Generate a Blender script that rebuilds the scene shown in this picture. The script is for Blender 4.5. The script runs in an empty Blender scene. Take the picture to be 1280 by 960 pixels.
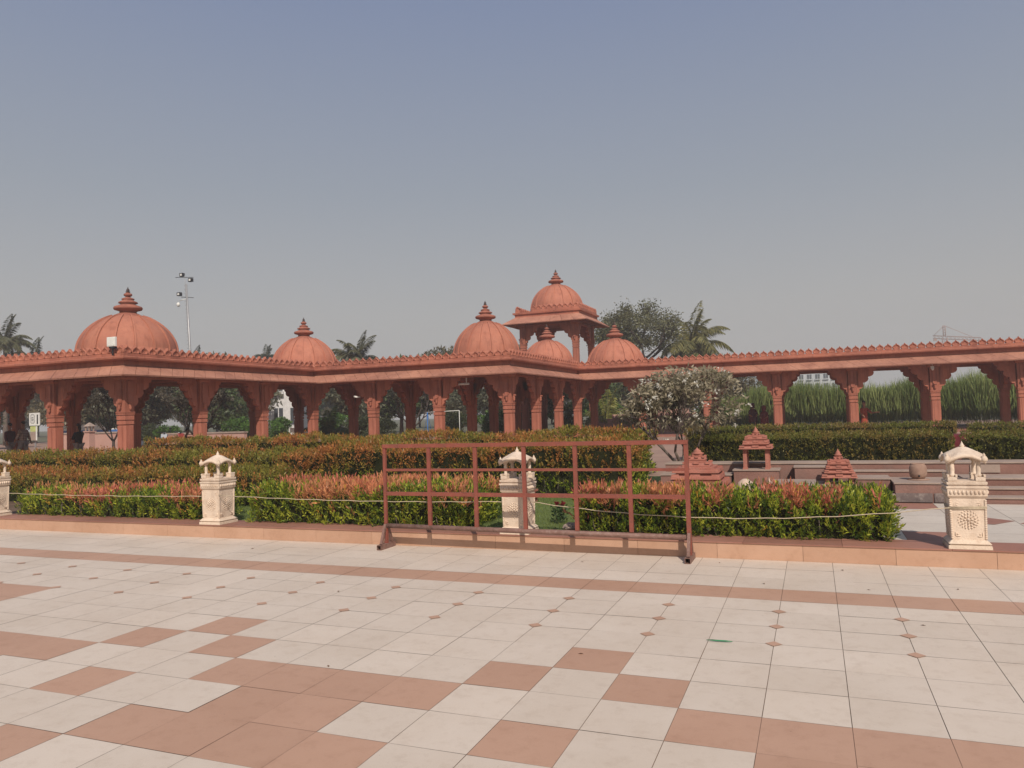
import bpy, math, random
import numpy as np
from mathutils import Vector, Matrix
random.seed(7)
RNG = np.random.default_rng(7)
C = bpy.context.scene.collection
PI = math.pi

# ------------------------------------------------------------------ materials
MATS = {}
def _nt(name):
    m = bpy.data.materials.new(name); m.use_nodes = True
    nt = m.node_tree; nt.nodes.clear()
    out = nt.nodes.new('ShaderNodeOutputMaterial'); b = nt.nodes.new('ShaderNodeBsdfPrincipled')
    nt.links.new(b.outputs[0], out.inputs[0]); MATS[name] = m
    return m, nt, b, out
def _noise(nt, scale, detail=4, coord='Object', rough=0.55, vec=None):
    tc = nt.nodes.new('ShaderNodeTexCoord'); n = nt.nodes.new('ShaderNodeTexNoise')
    n.inputs['Scale'].default_value = scale; n.inputs['Detail'].default_value = detail
    n.inputs['Roughness'].default_value = rough
    if vec:
        mp = nt.nodes.new('ShaderNodeMapping'); mp.inputs['Scale'].default_value = vec
        nt.links.new(tc.outputs[coord], mp.inputs[0]); nt.links.new(mp.outputs[0], n.inputs[0])
    else: nt.links.new(tc.outputs[coord], n.inputs[0])
    return n
def _ramp(nt, src, stops):
    r = nt.nodes.new('ShaderNodeValToRGB'); cr = r.color_ramp
    while len(cr.elements) < len(stops): cr.elements.new(0.5)
    for e, (p, c) in zip(cr.elements, stops): e.position = p; e.color = (*c, 1)
    nt.links.new(src, r.inputs[0]); return r
def _mixc(nt, a, b, fac, mode='MIX'):
    m = nt.nodes.new('ShaderNodeMix'); m.data_type = 'RGBA'; m.blend_type = mode
    for s, v in ((m.inputs[6], a), (m.inputs[7], b), (m.inputs[0], fac)):
        if hasattr(v, 'is_output'): nt.links.new(v, s)
        elif isinstance(v, tuple): s.default_value = (*v, 1)
        else: s.default_value = v
    return m.outputs[2]
def mat(name, col, col2=None, rough=0.8, scale=3.0, bump=0.0, bscale=30, spec=0.3, dirt=None, dscale=1.2, vec=None, metal=0, grain=0.0, streak=0.0):
    m, nt, b, out = _nt(name)
    col2 = col2 or tuple(c * 0.8 for c in col)
    n = _noise(nt, scale, 5, vec=vec)
    r = _ramp(nt, n.outputs['Fac'], [(0.32, col2), (0.68, col)])
    c = r.outputs[0]
    if dirt:
        n2 = _noise(nt, dscale, 8, rough=0.7)
        r2 = _ramp(nt, n2.outputs['Fac'], [(0.5, (0, 0, 0)), (0.72, (1, 1, 1))])
        sc = nt.nodes.new('ShaderNodeMath'); sc.operation = 'MULTIPLY'; sc.inputs[1].default_value = 0.75
        nt.links.new(r2.outputs[0], sc.inputs[0])
        c = _mixc(nt, c, dirt, sc.outputs[0])
    if grain:
        n3 = _noise(nt, 120, 3)
        r3 = _ramp(nt, n3.outputs['Fac'], [(0.3, (1 - grain,) * 3), (0.7, (1, 1, 1))])
        c = _mixc(nt, c, r3.outputs[0], 1.0, 'MULTIPLY')
    if streak:
        n5 = _noise(nt, 1.0, 6, rough=0.7, vec=(5.0, 5.0, 0.35))
        r5 = _ramp(nt, n5.outputs['Fac'], [(0.50, (1, 1, 1)), (0.66, (0.62, 0.58, 0.56))])
        c = _mixc(nt, c, r5.outputs[0], streak, 'MULTIPLY')
        n6 = _noise(nt, 0.55, 3, rough=0.6); r6 = _ramp(nt, n6.outputs['Fac'], [(0.35, (0.86, 0.86, 0.88)), (0.65, (1.06, 1.03, 1.0))])
        c = _mixc(nt, c, r6.outputs[0], 0.8, 'MULTIPLY')
        oi = nt.nodes.new('ShaderNodeObjectInfo'); r7 = _ramp(nt, oi.outputs['Random'], [(0.0, (0.90, 0.89, 0.88)), (1.0, (1.05, 1.03, 1.03))])
        c = _mixc(nt, c, r7.outputs[0], 0.8, 'MULTIPLY')
    nt.links.new(c, b.inputs['Base Color'])
    b.inputs['Roughness'].default_value = rough; b.inputs['Specular IOR Level'].default_value = spec
    b.inputs['Metallic'].default_value = metal
    if bump:
        nb = _noise(nt, bscale, 6)
        bp = nt.nodes.new('ShaderNodeBump'); bp.inputs['Strength'].default_value = bump; bp.inputs['Distance'].default_value = 0.01
        nt.links.new(nb.outputs['Fac'], bp.inputs['Height']); nt.links.new(bp.outputs[0], b.inputs['Normal'])
    return m
STONE = mat('red_painted_stone', (0.48, 0.185, 0.12), (0.40, 0.145, 0.095), 0.75, 1.6, 0.35, 18, 0.25, dirt=(0.28, 0.10, 0.07), dscale=0.9, vec=(1, 1, 0.35), grain=0.12, streak=0.75)
CHAJJA = mat('eave_stone', (0.49, 0.245, 0.17), (0.42, 0.19, 0.13), 0.8, 1.1, 0.3, 20, 0.25, dirt=(0.25, 0.11, 0.08), dscale=0.7, grain=0.15, streak=0.5)
DOME = mat('dome_paint', (0.48, 0.195, 0.125), (0.41, 0.155, 0.10), 0.7, 1.2, 0.25, 14, 0.3, dirt=(0.35, 0.13, 0.085), dscale=1.1, vec=(1, 1, 0.4), grain=0.08, streak=0.6)
FINIAL = mat('weathered_finial', (0.42, 0.155, 0.10), (0.25, 0.095, 0.07), 0.8, 3.5, 0.4, 20, 0.25, grain=0.2)
TIP = mat('blackened_tip', (0.07, 0.05, 0.045), (0.04, 0.03, 0.03), 0.7, 5)
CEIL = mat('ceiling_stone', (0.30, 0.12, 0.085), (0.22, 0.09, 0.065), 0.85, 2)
PLINTH = mat('plinth_stone', (0.36, 0.15, 0.11), (0.27, 0.11, 0.08), 0.8, 2, 0.3, 20)
CREAM = mat('cream_stone', (0.80, 0.675, 0.54), (0.72, 0.59, 0.46), 0.65, 5, 0.5, 60, 0.35, dirt=(0.55, 0.40, 0.28), dscale=6, grain=0.10, streak=0.35)
IRON = mat('red_oxide_iron', (0.27, 0.075, 0.05), (0.21, 0.06, 0.042), 0.5, 8, 0.4, 60, 0.4, dirt=(0.15, 0.065, 0.045), dscale=14)
IRONGREY = mat('bare_rusty_iron', (0.23, 0.13, 0.105), (0.15, 0.08, 0.06), 0.6, 12, 0.5, 60, 0.4, dirt=(0.30, 0.21, 0.18), dscale=20)
SAND = mat('red_sandstone', (0.33, 0.185, 0.15), (0.23, 0.12, 0.095), 0.85, 1.8, 0.5, 30, 0.25, dirt=(0.20, 0.14, 0.12), dscale=2.2, grain=0.25)
SANDCAP = mat('pale_cap_stone', (0.42, 0.33, 0.27), (0.34, 0.255, 0.21), 0.85, 2.5, 0.4, 30, 0.25, dirt=(0.28, 0.21, 0.18), dscale=2.0, grain=0.2)
VEIN = mat('veined_stone', (0.22, 0.17, 0.155), (0.12, 0.09, 0.085), 0.6, 5, 0.2, 30, 0.4, dirt=(0.42, 0.36, 0.32), dscale=9)
MINI = mat('miniature_temple_paint', (0.47, 0.19, 0.14), (0.38, 0.14, 0.10), 0.8, 5, 0.5, 40, 0.25, dirt=(0.27, 0.13, 0.10), dscale=8, grain=0.2)
CLAY = mat('brown_clay', (0.36, 0.235, 0.175), (0.25, 0.155, 0.115), 0.8, 9, 0.5, 40)
PALE = mat('pale_pottery', (0.62, 0.50, 0.40), (0.52, 0.38, 0.29), 0.7, 9, 0.3, 40)
GROUT = mat('joint_grime', (0.27, 0.19, 0.14), (0.15, 0.10, 0.07), 0.95, 3)
SOIL = mat('soil', (0.16, 0.10, 0.065), (0.10, 0.065, 0.042), 0.95, 3, 0.6, 20)
GROUND = mat('far_ground', (0.14, 0.13, 0.085), (0.09, 0.10, 0.055), 0.95, 0.2, 0.3, 5)
PAVE = mat('pavilion_surround', (0.36, 0.24, 0.18), (0.28, 0.18, 0.14), 0.9, 0.7, 0.3, 10)
LAWN = mat('lawn_turf', (0.13, 0.17, 0.045), (0.09, 0.125, 0.035), 0.95, 6, 0.6, 60)
BARK = mat('grey_bark', (0.17, 0.135, 0.11), (0.09, 0.07, 0.06), 0.9, 7, 0.6, 40)
DBARK = mat('dark_bark', (0.08, 0.06, 0.05), (0.045, 0.035, 0.03), 0.9, 7, 0.6, 40)
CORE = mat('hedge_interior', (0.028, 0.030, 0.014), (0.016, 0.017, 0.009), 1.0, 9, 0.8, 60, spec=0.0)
ROPE = mat('jute_rope', (0.55, 0.46, 0.33), (0.42, 0.34, 0.24), 0.9, 40)
WHITE = mat('white_enamel', (0.74, 0.74, 0.70), (0.66, 0.66, 0.62), 0.5, 6)
BLACK = mat('black_plastic', (0.025, 0.025, 0.028), (0.015, 0.015, 0.017), 0.5, 6)
STEEL = mat('galvanised_steel', (0.42, 0.42, 0.42), (0.32, 0.32, 0.32), 0.45, 10, metal=0.4)
PINK = mat('pink_render', (0.55, 0.34, 0.28), (0.44, 0.25, 0.20), 0.9, 0.8, 0.3, 12, dirt=(0.30, 0.19, 0.16), dscale=0.8)
YELLOW = mat('yellow_cloth', (0.62, 0.52, 0.13), None, 0.8, 6)
LIMEY = mat('lime_board', (0.50, 0.55, 0.20), None, 0.7, 6)
BLUE = mat('blue_paint', (0.05, 0.16, 0.42), None, 0.5, 6)
WALLW = mat('pale_concrete', (0.52, 0.54, 0.55), (0.42, 0.44, 0.45), 0.9, 0.15)
GLASS = mat('dark_window_glass', (0.06, 0.07, 0.08), None, 0.25, 2, spec=0.6)
CRANE = mat('crane_paint', (0.42, 0.26, 0.21), None, 0.6, 2)
SKIN = mat('brown_skin', (0.30, 0.16, 0.10), (0.26, 0.135, 0.085), 0.6, 20)
HAIR = mat('black_hair', (0.012, 0.01, 0.01), None, 0.5, 20)
REDC = mat('dark_red_cloth', (0.16, 0.022, 0.028), (0.10, 0.015, 0.02), 0.85, 12)
MAROON = mat('maroon_cloth', (0.075, 0.018, 0.028), (0.05, 0.012, 0.02), 0.85, 12)
ORANGEC = mat('rust_red_cloth', (0.36, 0.07, 0.035), (0.25, 0.04, 0.022), 0.85, 12)
BLACKC = mat('black_cloth', (0.018, 0.018, 0.02), None, 0.9, 12)
GREYC = mat('grey_cloth', (0.30, 0.29, 0.28), (0.22, 0.21, 0.2), 0.9, 12)
def plaid():
    m, nt, b, out = _nt('plaid_shirt')
    tc = nt.nodes.new('ShaderNodeTexCoord'); w = nt.nodes.new('ShaderNodeTexWave'); w2 = nt.nodes.new('ShaderNodeTexWave')
    for q, d in ((w, 'Z'), (w2, 'X')):
        q.bands_direction = d; q.inputs['Scale'].default_value = 4.5; nt.links.new(tc.outputs['Object'], q.inputs[0])
    a = _ramp(nt, w.outputs[0], [(0.35, (0.50, 0.40, 0.32)), (0.6, (0.24, 0.20, 0.18))])
    c = _ramp(nt, w2.outputs[0], [(0.35, (1, 1, 1)), (0.6, (0.6, 0.58, 0.55))])
    nt.links.new(_mixc(nt, a.outputs[0], c.outputs[0], 1.0, 'MULTIPLY'), b.inputs['Base Color'])
    b.inputs['Roughness'].default_value = 0.9
    return m
PLAID = plaid()

def tile_mat(name, base, base2, stain, rough):
    m, nt, b, out = _nt(name)
    geo = nt.nodes.new('ShaderNodeNewGeometry')
    r = _ramp(nt, geo.outputs['Random Per Island'], [(0.0, base2), (0.5, base), (1.0, tuple(min(1, c * 1.05) for c in base))])
    n = _noise(nt, 1.3, 7, rough=0.65)
    r2 = _ramp(nt, n.outputs['Fac'], [(0.36, stain), (0.6, (1, 1, 1))])
    c = _mixc(nt, r.outputs[0], r2.outputs[0], 0.55, 'MULTIPLY')
    n3 = _noise(nt, 9, 8, rough=0.75)
    r3 = _ramp(nt, n3.outputs['Fac'], [(0.25, (0.80, 0.76, 0.72)), (0.5, (1, 1, 1))])
    c = _mixc(nt, c, r3.outputs[0], 0.7, 'MULTIPLY')
    n4 = _noise(nt, 46, 2)
    r4 = _ramp(nt, n4.outputs['Fac'], [(0.20, (0.45, 0.38, 0.32)), (0.27, (1, 1, 1))])
    c = _mixc(nt, c, r4.outputs[0], 0.8, 'MULTIPLY')
    nt.links.new(c, b.inputs['Base Color'])
    rr = nt.nodes.new('ShaderNodeMapRange'); rr.inputs[3].default_value = rough - 0.08; rr.inputs[4].default_value = rough + 0.12
    nt.links.new(n.outputs['Fac'], rr.inputs[0]); nt.links.new(rr.outputs[0], b.inputs['Roughness'])
    b.inputs['Specular IOR Level'].default_value = 0.35
    bp = nt.nodes.new('ShaderNodeBump'); bp.inputs['Strength'].default_value = 0.12; bp.inputs['Distance'].default_value = 0.003
    nt.links.new(n3.outputs['Fac'], bp.inputs['Height']); nt.links.new(bp.outputs[0], b.inputs['Normal'])
    return m
TILEW = tile_mat('pale_floor_tile', (0.62, 0.53, 0.44), (0.605, 0.515, 0.425), (0.90, 0.87, 0.83), 0.5)
TILER = tile_mat('terracotta_floor_tile', (0.475, 0.290, 0.200), (0.46, 0.278, 0.190), (0.90, 0.86, 0.82), 0.5)
KERBF = tile_mat('kerb_face_tile', (0.51, 0.315, 0.215), (0.48, 0.29, 0.195), (0.80, 0.74, 0.68), 0.6)
KERBT = tile_mat('kerb_top_stone', (0.34, 0.165, 0.12), (0.29, 0.14, 0.10), (0.75, 0.68, 0.64), 0.6)
MARBLE = tile_mat('white_court_marble', (0.62, 0.55, 0.465), (0.58, 0.51, 0.43), (0.86, 0.84, 0.82), 0.4)

def leafmat(name, trans=0.25, rough=0.5):
    m = bpy.data.materials.new(name); m.use_nodes = True; nt = m.node_tree; nt.nodes.clear()
    out = nt.nodes.new('ShaderNodeOutputMaterial'); b = nt.nodes.new('ShaderNodeBsdfPrincipled'); t = nt.nodes.new('ShaderNodeBsdfTranslucent')
    mx = nt.nodes.new('ShaderNodeMixShader'); a = nt.nodes.new('ShaderNodeAttribute'); a.attribute_name = 'leafcol'
    mx.inputs[0].default_value = trans; b.inputs['Roughness'].default_value = rough; b.inputs['Specular IOR Level'].default_value = 0.3
    nt.links.new(a.outputs['Color'], b.inputs['Base Color']); nt.links.new(a.outputs['Color'], t.inputs[0])
    nt.links.new(b.outputs[0], mx.inputs[1]); nt.links.new(t.outputs[0], mx.inputs[2]); nt.links.new(mx.outputs[0], out.inputs[0])
    return m
LEAF = leafmat('leaf', 0.33, 0.45)

# ------------------------------------------------------------------ mesh helpers
class MB:
    def __init__(s): s.v = []; s.f = []; s.m = []; s.sm = []
    def add(s, vs, fs, mi=0, smooth=False):
        o = len(s.v); s.v.extend([tuple(v) for v in vs])
        for f in fs: s.f.append(tuple(i + o for i in f)); s.m.append(mi); s.sm.append(smooth)
        return s
    def box(s, x0, x1, y0, y1, z0, z1, mi=0):
        vs = [(x, y, z) for z in (z0, z1) for y in (y0, y1) for x in (x0, x1)]
        return s.add(vs, [(0, 2, 3, 1), (4, 5, 7, 6), (0, 1, 5, 4), (2, 6, 7, 3), (0, 4, 6, 2), (1, 3, 7, 5)], mi)
    def frustum(s, cx, cy, z0, z1, a0, a1, mi=0, b0=None, b1=None):
        b0 = a0 if b0 is None else b0; b1 = a1 if b1 is None else b1
        vs = [(cx + sx * a, cy + sy * b, z) for z, a, b in ((z0, a0, b0), (z1, a1, b1)) for sx, sy in ((-1, -1), (1, -1), (1, 1), (-1, 1))]
        return s.add(vs, [(3, 2, 1, 0), (4, 5, 6, 7), (0, 1, 5, 4), (1, 2, 6, 5), (2, 3, 7, 6), (3, 0, 4, 7)], mi)
    def lathe(s, prof, n=24, c=(0, 0, 0), mi=0, smooth=True, rot=0, mat4=None):
        vs = []; fs = []
        for r, z in prof:
            for k in range(n):
                a = 2 * PI * k / n + rot; vs.append((c[0] + r * math.cos(a), c[1] + r * math.sin(a), c[2] + z))
        for i in range(len(prof) - 1):
            for k in range(n):
                a, b = i * n + k, i * n + (k + 1) % n; fs.append((a, b, b + n, a + n))
        fs.append(tuple(range(n - 1, -1, -1))); fs.append(tuple((len(prof) - 1) * n + k for k in range(n)))
        if mat4: vs = [tuple(mat4 @ Vector(v)) for v in vs]
        return s.add(vs, fs, mi, smooth)
    def prism(s, pts, axis, a0, a1, mi=0):
        # pts 2-D (u,w); axis: extrusion axis. 'x': (a,u,w) 'y': (u,a,w) 'z': (u,w,a)
        n = len(pts); f = {'x': lambda u, w, a: (a, u, w), 'y': lambda u, w, a: (u, a, w), 'z': lambda u, w, a: (u, w, a)}[axis]
        vs = [f(u, w, a0) for u, w in pts] + [f(u, w, a1) for u, w in pts]
        fs = [tuple(range(n - 1, -1, -1)), tuple(range(n, 2 * n))] + [(i, (i + 1) % n, (i + 1) % n + n, i + n) for i in range(n)]
        return s.add(vs, fs, mi)
    def tube(s, path, rad, n=8, mi=0, smooth=True):
        path = [Vector(p) for p in path]
        if not hasattr(rad, '__len__'): rad = [rad] * len(path)
        vs = []; fs = []; t0 = None
        for i, p in enumerate(path):
            t = (path[min(i + 1, len(path) - 1)] - path[max(i - 1, 0)]).normalized()
            u = t.cross(Vector((0, 0, 1)));
            if u.length < 1e-3: u = t.cross(Vector((1, 0, 0)))
            u.normalize()
            if t0 is not None and u.dot(t0) < 0: u = -u
            t0 = u; w = t.cross(u)
            for k in range(n):
                a = 2 * PI * k / n; vs.append(tuple(p + (u * math.cos(a) + w * math.sin(a)) * rad[i]))
        for i in range(len(path) - 1):
            for k in range(n):
                a, b = i * n + k, i * n + (k + 1) % n; fs.append((a, b, b + n, a + n))
        fs.append(tuple(range(n))[::-1]); fs.append(tuple((len(path) - 1) * n + k for k in range(n)))
        return s.add(vs, fs, mi, smooth)
    def sqbar(s, p, q, w, mi=0):
        p, q = Vector(p), Vector(q); t = (q - p).normalized(); u = t.cross(Vector((0, 1, 0)))
        if u.length < 1e-3: u = Vector((1, 0, 0))
        u.normalize(); v = t.cross(u); h = w / 2
        vs = [tuple(e + u * a * h + v * b * h) for e in (p, q) for a, b in ((-1, -1), (1, -1), (1, 1), (-1, 1))]
        return s.add(vs, [(3, 2, 1, 0), (4, 5, 6, 7), (0, 1, 5, 4), (1, 2, 6, 5), (2, 3, 7, 6), (3, 0, 4, 7)], mi)
    def sphere(s, c, r, mi=0, n=12, sc=(1, 1, 1)):
        prof = [(max(1e-4, math.sin(PI * i / 8)) * r, -math.cos(PI * i / 8) * r) for i in range(9)]
        m4 = Matrix.Translation(c) @ Matrix.Diagonal((*sc, 1))
        return s.lathe(prof, n, mi=mi, mat4=m4)
    def mesh(s, name, mats):
        me = bpy.data.meshes.new(name); me.from_pydata(s.v, [], s.f)
        for m in (mats if isinstance(mats, (list, tuple)) else [mats]): me.materials.append(m)
        me.polygons.foreach_set('material_index', s.m); me.polygons.foreach_set('use_smooth', s.sm)
        me.update(); return me
    def build(s, name, mats, parent=None, loc=None, rz=0, bevel=0):
        o = put(name, s.mesh(name, mats), parent, loc, rz)
        if bevel:
            b = o.modifiers.new('bevel', 'BEVEL'); b.width = bevel; b.segments = 2; b.limit_method = 'ANGLE'; b.angle_limit = 0.7
        return o
def put(name, me, parent=None, loc=None, rz=0):
    o = bpy.data.objects.new(name, me); C.objects.link(o)
    if loc is not None: o.location = loc
    o.rotation_euler[2] = rz
    if parent: o.parent = parent
    return o
def tag(o, label, cat, group=None, kind=None):
    if label: o['label'] = label
    if cat: o['category'] = cat
    if group: o['group'] = group
    if kind: o['kind'] = kind
    return o
def thing(name, label, cat, loc=(0, 0, 0), rz=0, group=None):
    o = bpy.data.objects.new(name, None); C.objects.link(o); o.location = loc; o.rotation_euler[2] = rz; o.empty_display_size = 0.2
    return tag(o, label, cat, group)
def struct(o): o['kind'] = 'structure'; return o
def dup(root, loc, rz=0, label=None, scale=None, group=None):
    def rec(o, par):
        c = o.copy(); C.objects.link(c); c.parent = par
        for ch in KIDS.get(o.name, [x for x in bpy.data.objects if x.parent == o]): rec(ch, c)
        return c
    KIDS.clear()
    for x in list(bpy.data.objects):
        if x.parent: KIDS.setdefault(x.parent.name, []).append(x)
    r = rec(root, None); r.location = loc; r.rotation_euler[2] = rz
    if label: r['label'] = label
    if scale: r.scale = scale if hasattr(scale, '__len__') else (scale,) * 3
    if group: r['group'] = group
    return r
KIDS = {}

def unit(a): return a / np.maximum(np.linalg.norm(a, axis=1, keepdims=True), 1e-9)
def leaves(name, P, D, L, W, col, parent=None, m=None, droop=0.0, loc=None):
    """one mesh of diamond leaves: base P, direction D, length L, width W, colour col (N,3)"""
    N = len(P); D = unit(D); R = unit(RNG.normal(size=(N, 3)))
    S = unit(np.cross(D, R)); L = np.broadcast_to(L, (N,))[:, None]; W = np.broadcast_to(W, (N,))[:, None]
    mid = P + D * L * 0.45; tip = P + D * L; tip[:, 2] -= droop * L[:, 0]
    V = np.stack([P, mid + S * W / 2, tip, mid - S * W / 2], 1).reshape(-1, 3)
    me = bpy.data.meshes.new(name)
    me.vertices.add(4 * N); me.vertices.foreach_set('co', V.astype(np.float32).ravel())
    me.loops.add(4 * N); me.loops.foreach_set('vertex_index', np.arange(4 * N, dtype=np.int32))
    me.polygons.add(N); me.polygons.foreach_set('loop_start', np.arange(0, 4 * N, 4, dtype=np.int32))
    me.polygons.foreach_set('loop_total', np.full(N, 4, dtype=np.int32))
    me.update(calc_edges=True)
    ca = me.color_attributes.new('leafcol', 'FLOAT_COLOR', 'POINT')
    cc = np.ones((N, 4)); cc[:, :3] = np.clip(col, 0.003, 1)
    ca.data.foreach_set('color', np.repeat(cc, 4, axis=0).astype(np.float32).ravel())
    me.materials.append(m or LEAF)
    return put(name, me, parent, loc)
def vnoise(P, s, seed=0):
    r = np.random.default_rng(seed); o = np.zeros(len(P))
    for k in range(5):
        w = r.normal(size=3) * s * (1 + 0.6 * k); ph = r.uniform(0, 6.28); o += np.sin(P @ w + ph) / (1 + 0.4 * k)
    return o / 2.2

# ------------------------------------------------------------------ camera, light
h = 1.5
def rotm(y, p, r):
    cy, sy = math.cos(y), math.sin(y); cp, sp = math.cos(p), math.sin(p)
    F = Vector((-sy * cp, cy * cp, sp)); Rt = Vector((cy, sy, 0)); U = Rt.cross(F)
    return Rt * math.cos(r) + U * math.sin(r), -Rt * math.sin(r) + U * math.cos(r), F
Rr, Ur, Fw = rotm(0.3772, 0.0387, -0.0308)
cam = bpy.data.cameras.new('camera'); cam.sensor_width = 36; cam.lens = 946.7 / 1280 * 36; cam.clip_end = 3000; cam.clip_start = 0.05
co = bpy.data.objects.new('camera', cam); C.objects.link(co)
M = Matrix((Rr, Ur, -Fw)).transposed().to_4x4(); M.translation = Vector((0, 0, h)); co.matrix_world = M
bpy.context.scene.camera = co
EL = math.radians(42); AZ = math.atan2(0.62, -1.0)      # azimuth clockwise from +Y
to_sun = Vector((math.sin(AZ) * math.cos(EL), math.cos(AZ) * math.cos(EL), math.sin(EL)))
sun = bpy.data.lights.new('sun', 'SUN'); sun.energy = 3.95; sun.angle = math.radians(0.7); sun.color = (1.0, 0.90, 0.79)
so = bpy.data.objects.new('sun', sun); C.objects.link(so); so.rotation_euler = to_sun.to_track_quat('Z', 'Y').to_euler()
w = bpy.data.worlds.new('World'); bpy.context.scene.world = w; w.use_nodes = True; nt = w.node_tree; nt.nodes.clear()
wo = nt.nodes.new('ShaderNodeOutputWorld'); bg = nt.nodes.new('ShaderNodeBackground'); sk = nt.nodes.new('ShaderNodeTexSky')
sk.sky_type = 'NISHITA'; sk.sun_disc = False; sk.sun_elevation = EL; sk.sun_rotation = AZ; sk.dust_density = 5; sk.air_density = 1.6; sk.ozone_density = 1
bg.inputs[1].default_value = 0.10
tc = nt.nodes.new('ShaderNodeTexCoord'); sx = nt.nodes.new('ShaderNodeSeparateXYZ'); nt.links.new(tc.outputs['Generated'], sx.inputs[0])
smog = _ramp(nt, sx.outputs[2], [(0.0, (4.75, 4.55, 4.45)), (0.13, (4.3, 4.22, 4.25)), (0.28, (3.15, 3.42, 3.95)), (0.48, (2.15, 2.62, 3.95)), (1.0, (1.3, 1.8, 3.2))])
nt.links.new(_mixc(nt, sk.outputs[0], smog.outputs[0], 0.85), bg.inputs[0]); nt.links.new(bg.outputs[0], wo.inputs[0])
sc = bpy.context.scene
sc.view_settings.view_transform = 'Standard'; sc.view_settings.look = 'None'; sc.view_settings.exposure = 0; sc.view_settings.gamma = 1
sc.view_settings.use_curve_mapping = False
sc.cycles.max_bounces = 6; sc.cycles.diffuse_bounces = 3; sc.cycles.transmission_bounces = 3; sc.cycles.volume_bounces = 1
sc.cycles.use_denoising = True

# ------------------------------------------------------------------ ground
g = MB(); g.add([(-300, -60, -0.03), (300, -60, -0.03), (300, 345, -0.03), (-300, 345, -0.03)], [(0, 1, 2, 3)]); struct(g.build('ground', GROUND))
g = MB(); g.box(-70, 30, 8.6, 60, -0.02, 0.06); struct(g.build('garden_path', PAVE))
g = MB(); g.box(-30, 14, -9, 7.79, -0.028, -0.004); struct(g.build('plaza_bed', GROUT))
T = 0.3985; X0 = -0.692; Y0 = 3.872; GAP = 0.0018
ys = [(Y0 + T * j, Y0 + T * (j + 1), j) for j in range(-28, 5)] + [(Y0 + 5 * T, 6.20, 5), (6.20, 6.58, 'band'), (6.58, 6.98, 7), (6.98, 7.385, 8), (7.385, 7.785, 9)]
def dark(i, j):
    if j == 'band': return True
    if not isinstance(j, int) or j > 3: return False
    if j == 2: return i in (-16, -17)
    m = i % 7; jj = j if j >= -2 else -4 - j
    jj = (jj + 9) % 12 - 9 if jj < -8 else jj
    return m in {1: (5,), 0: (4, 6), -1: (0, 1, 2, 3), -2: (1, 2, 5)}.get(jj, ())
pl = MB()
for i in range(-72, 36):
    x0 = X0 + T * i
    for y0, y1, j in ys:
        d = dark(i, j); zz = random.uniform(-0.0005, 0.0005); t = [random.uniform(-0.0006, 0.0006) for _ in range(4)]
        gp_ = 0.0010 if d and j != 'band' else GAP
        a, b, c_, e = x0 + gp_, x0 + T - gp_, y0 + gp_, y1 - gp_
        pl.add([(a, c_, zz + t[0]), (b, c_, zz + t[1]), (b, e, zz + t[2]), (a, e, zz + t[3])], [(0, 1, 2, 3)], 1 if d else 0)
for i in range(-71, 36, 2):
    for j in (3, 4, 5):
        cx, cy = X0 + T * i, Y0 + T * j; q = 0.052
        pl.add([(cx - q, cy, 0.004), (cx, cy - q, 0.004), (cx + q, cy, 0.004), (cx, cy + q, 0.004)], [(0, 1, 2, 3)], 1)
struct(pl.build('plaza_paving', [TILEW, TILER]))
# kerb: face tiles and top slabs
k = MB(); KZ = 0.165
k.box(-60, 30, 7.80, 8.30, -0.02, KZ - 0.012, 2)
x = -40.0
while x < 26:
    x1 = x + 0.797; k.box(x + 0.0015, x1 - 0.0015, 7.785, 7.80, 0.0, KZ - 0.014, 0); x = x1
x = -40.3
while x < 26:
    x1 = x + 0.9; k.box(x + 0.0015, x1 - 0.0015, 7.775, 8.22, KZ - 0.012, KZ, 1); x = x1
struct(k.build('kerb', [KERBF, KERBT, GROUT]))
# white court
c = MB(); c.box(-2.2, 16, 8.24, 11.30, 0.0, 0.150, 2)
for i in range(31):
    for j in range(5):
        x0, y0 = -2.2 + i * 0.6, 8.24 + j * 0.61
        rd = (j == 4 and i % 6 == 5) or (j in (0,) and i % 4 == 1) or (j == 1 and i in (8, 9, 14, 15)) or (j == 2 and i in (6, 7, 12, 13))
        if j in (1, 2) and rd:
            c.add([(x0 + 0.003, y0 + 0.1, 0.155), (x0 + 0.35, y0 + 0.003, 0.155), (x0 + 0.597, y0 + 0.3, 0.155), (x0 + 0.3, y0 + 0.606, 0.155)], [(0, 1, 2, 3)], 1)
            c.add([(x0 + 0.003, y0 + 0.003, 0.152), (x0 + 0.597, y0 + 0.003, 0.152), (x0 + 0.597, y0 + 0.607, 0.152), (x0 + 0.003, y0 + 0.607, 0.152)], [(0, 1, 2, 3)], 0)
        else:
            c.add([(x0 + 0.003, y0 + 0.003, 0.152), (x0 + 0.597, y0 + 0.003, 0.152), (x0 + 0.597, y0 + 0.607, 0.152), (x0 + 0.003, y0 + 0.607, 0.152)], [(0, 1, 2, 3)], 1 if rd else 0)
struct(c.build('court_floor', [MARBLE, KERBT, GROUT]))
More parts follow.
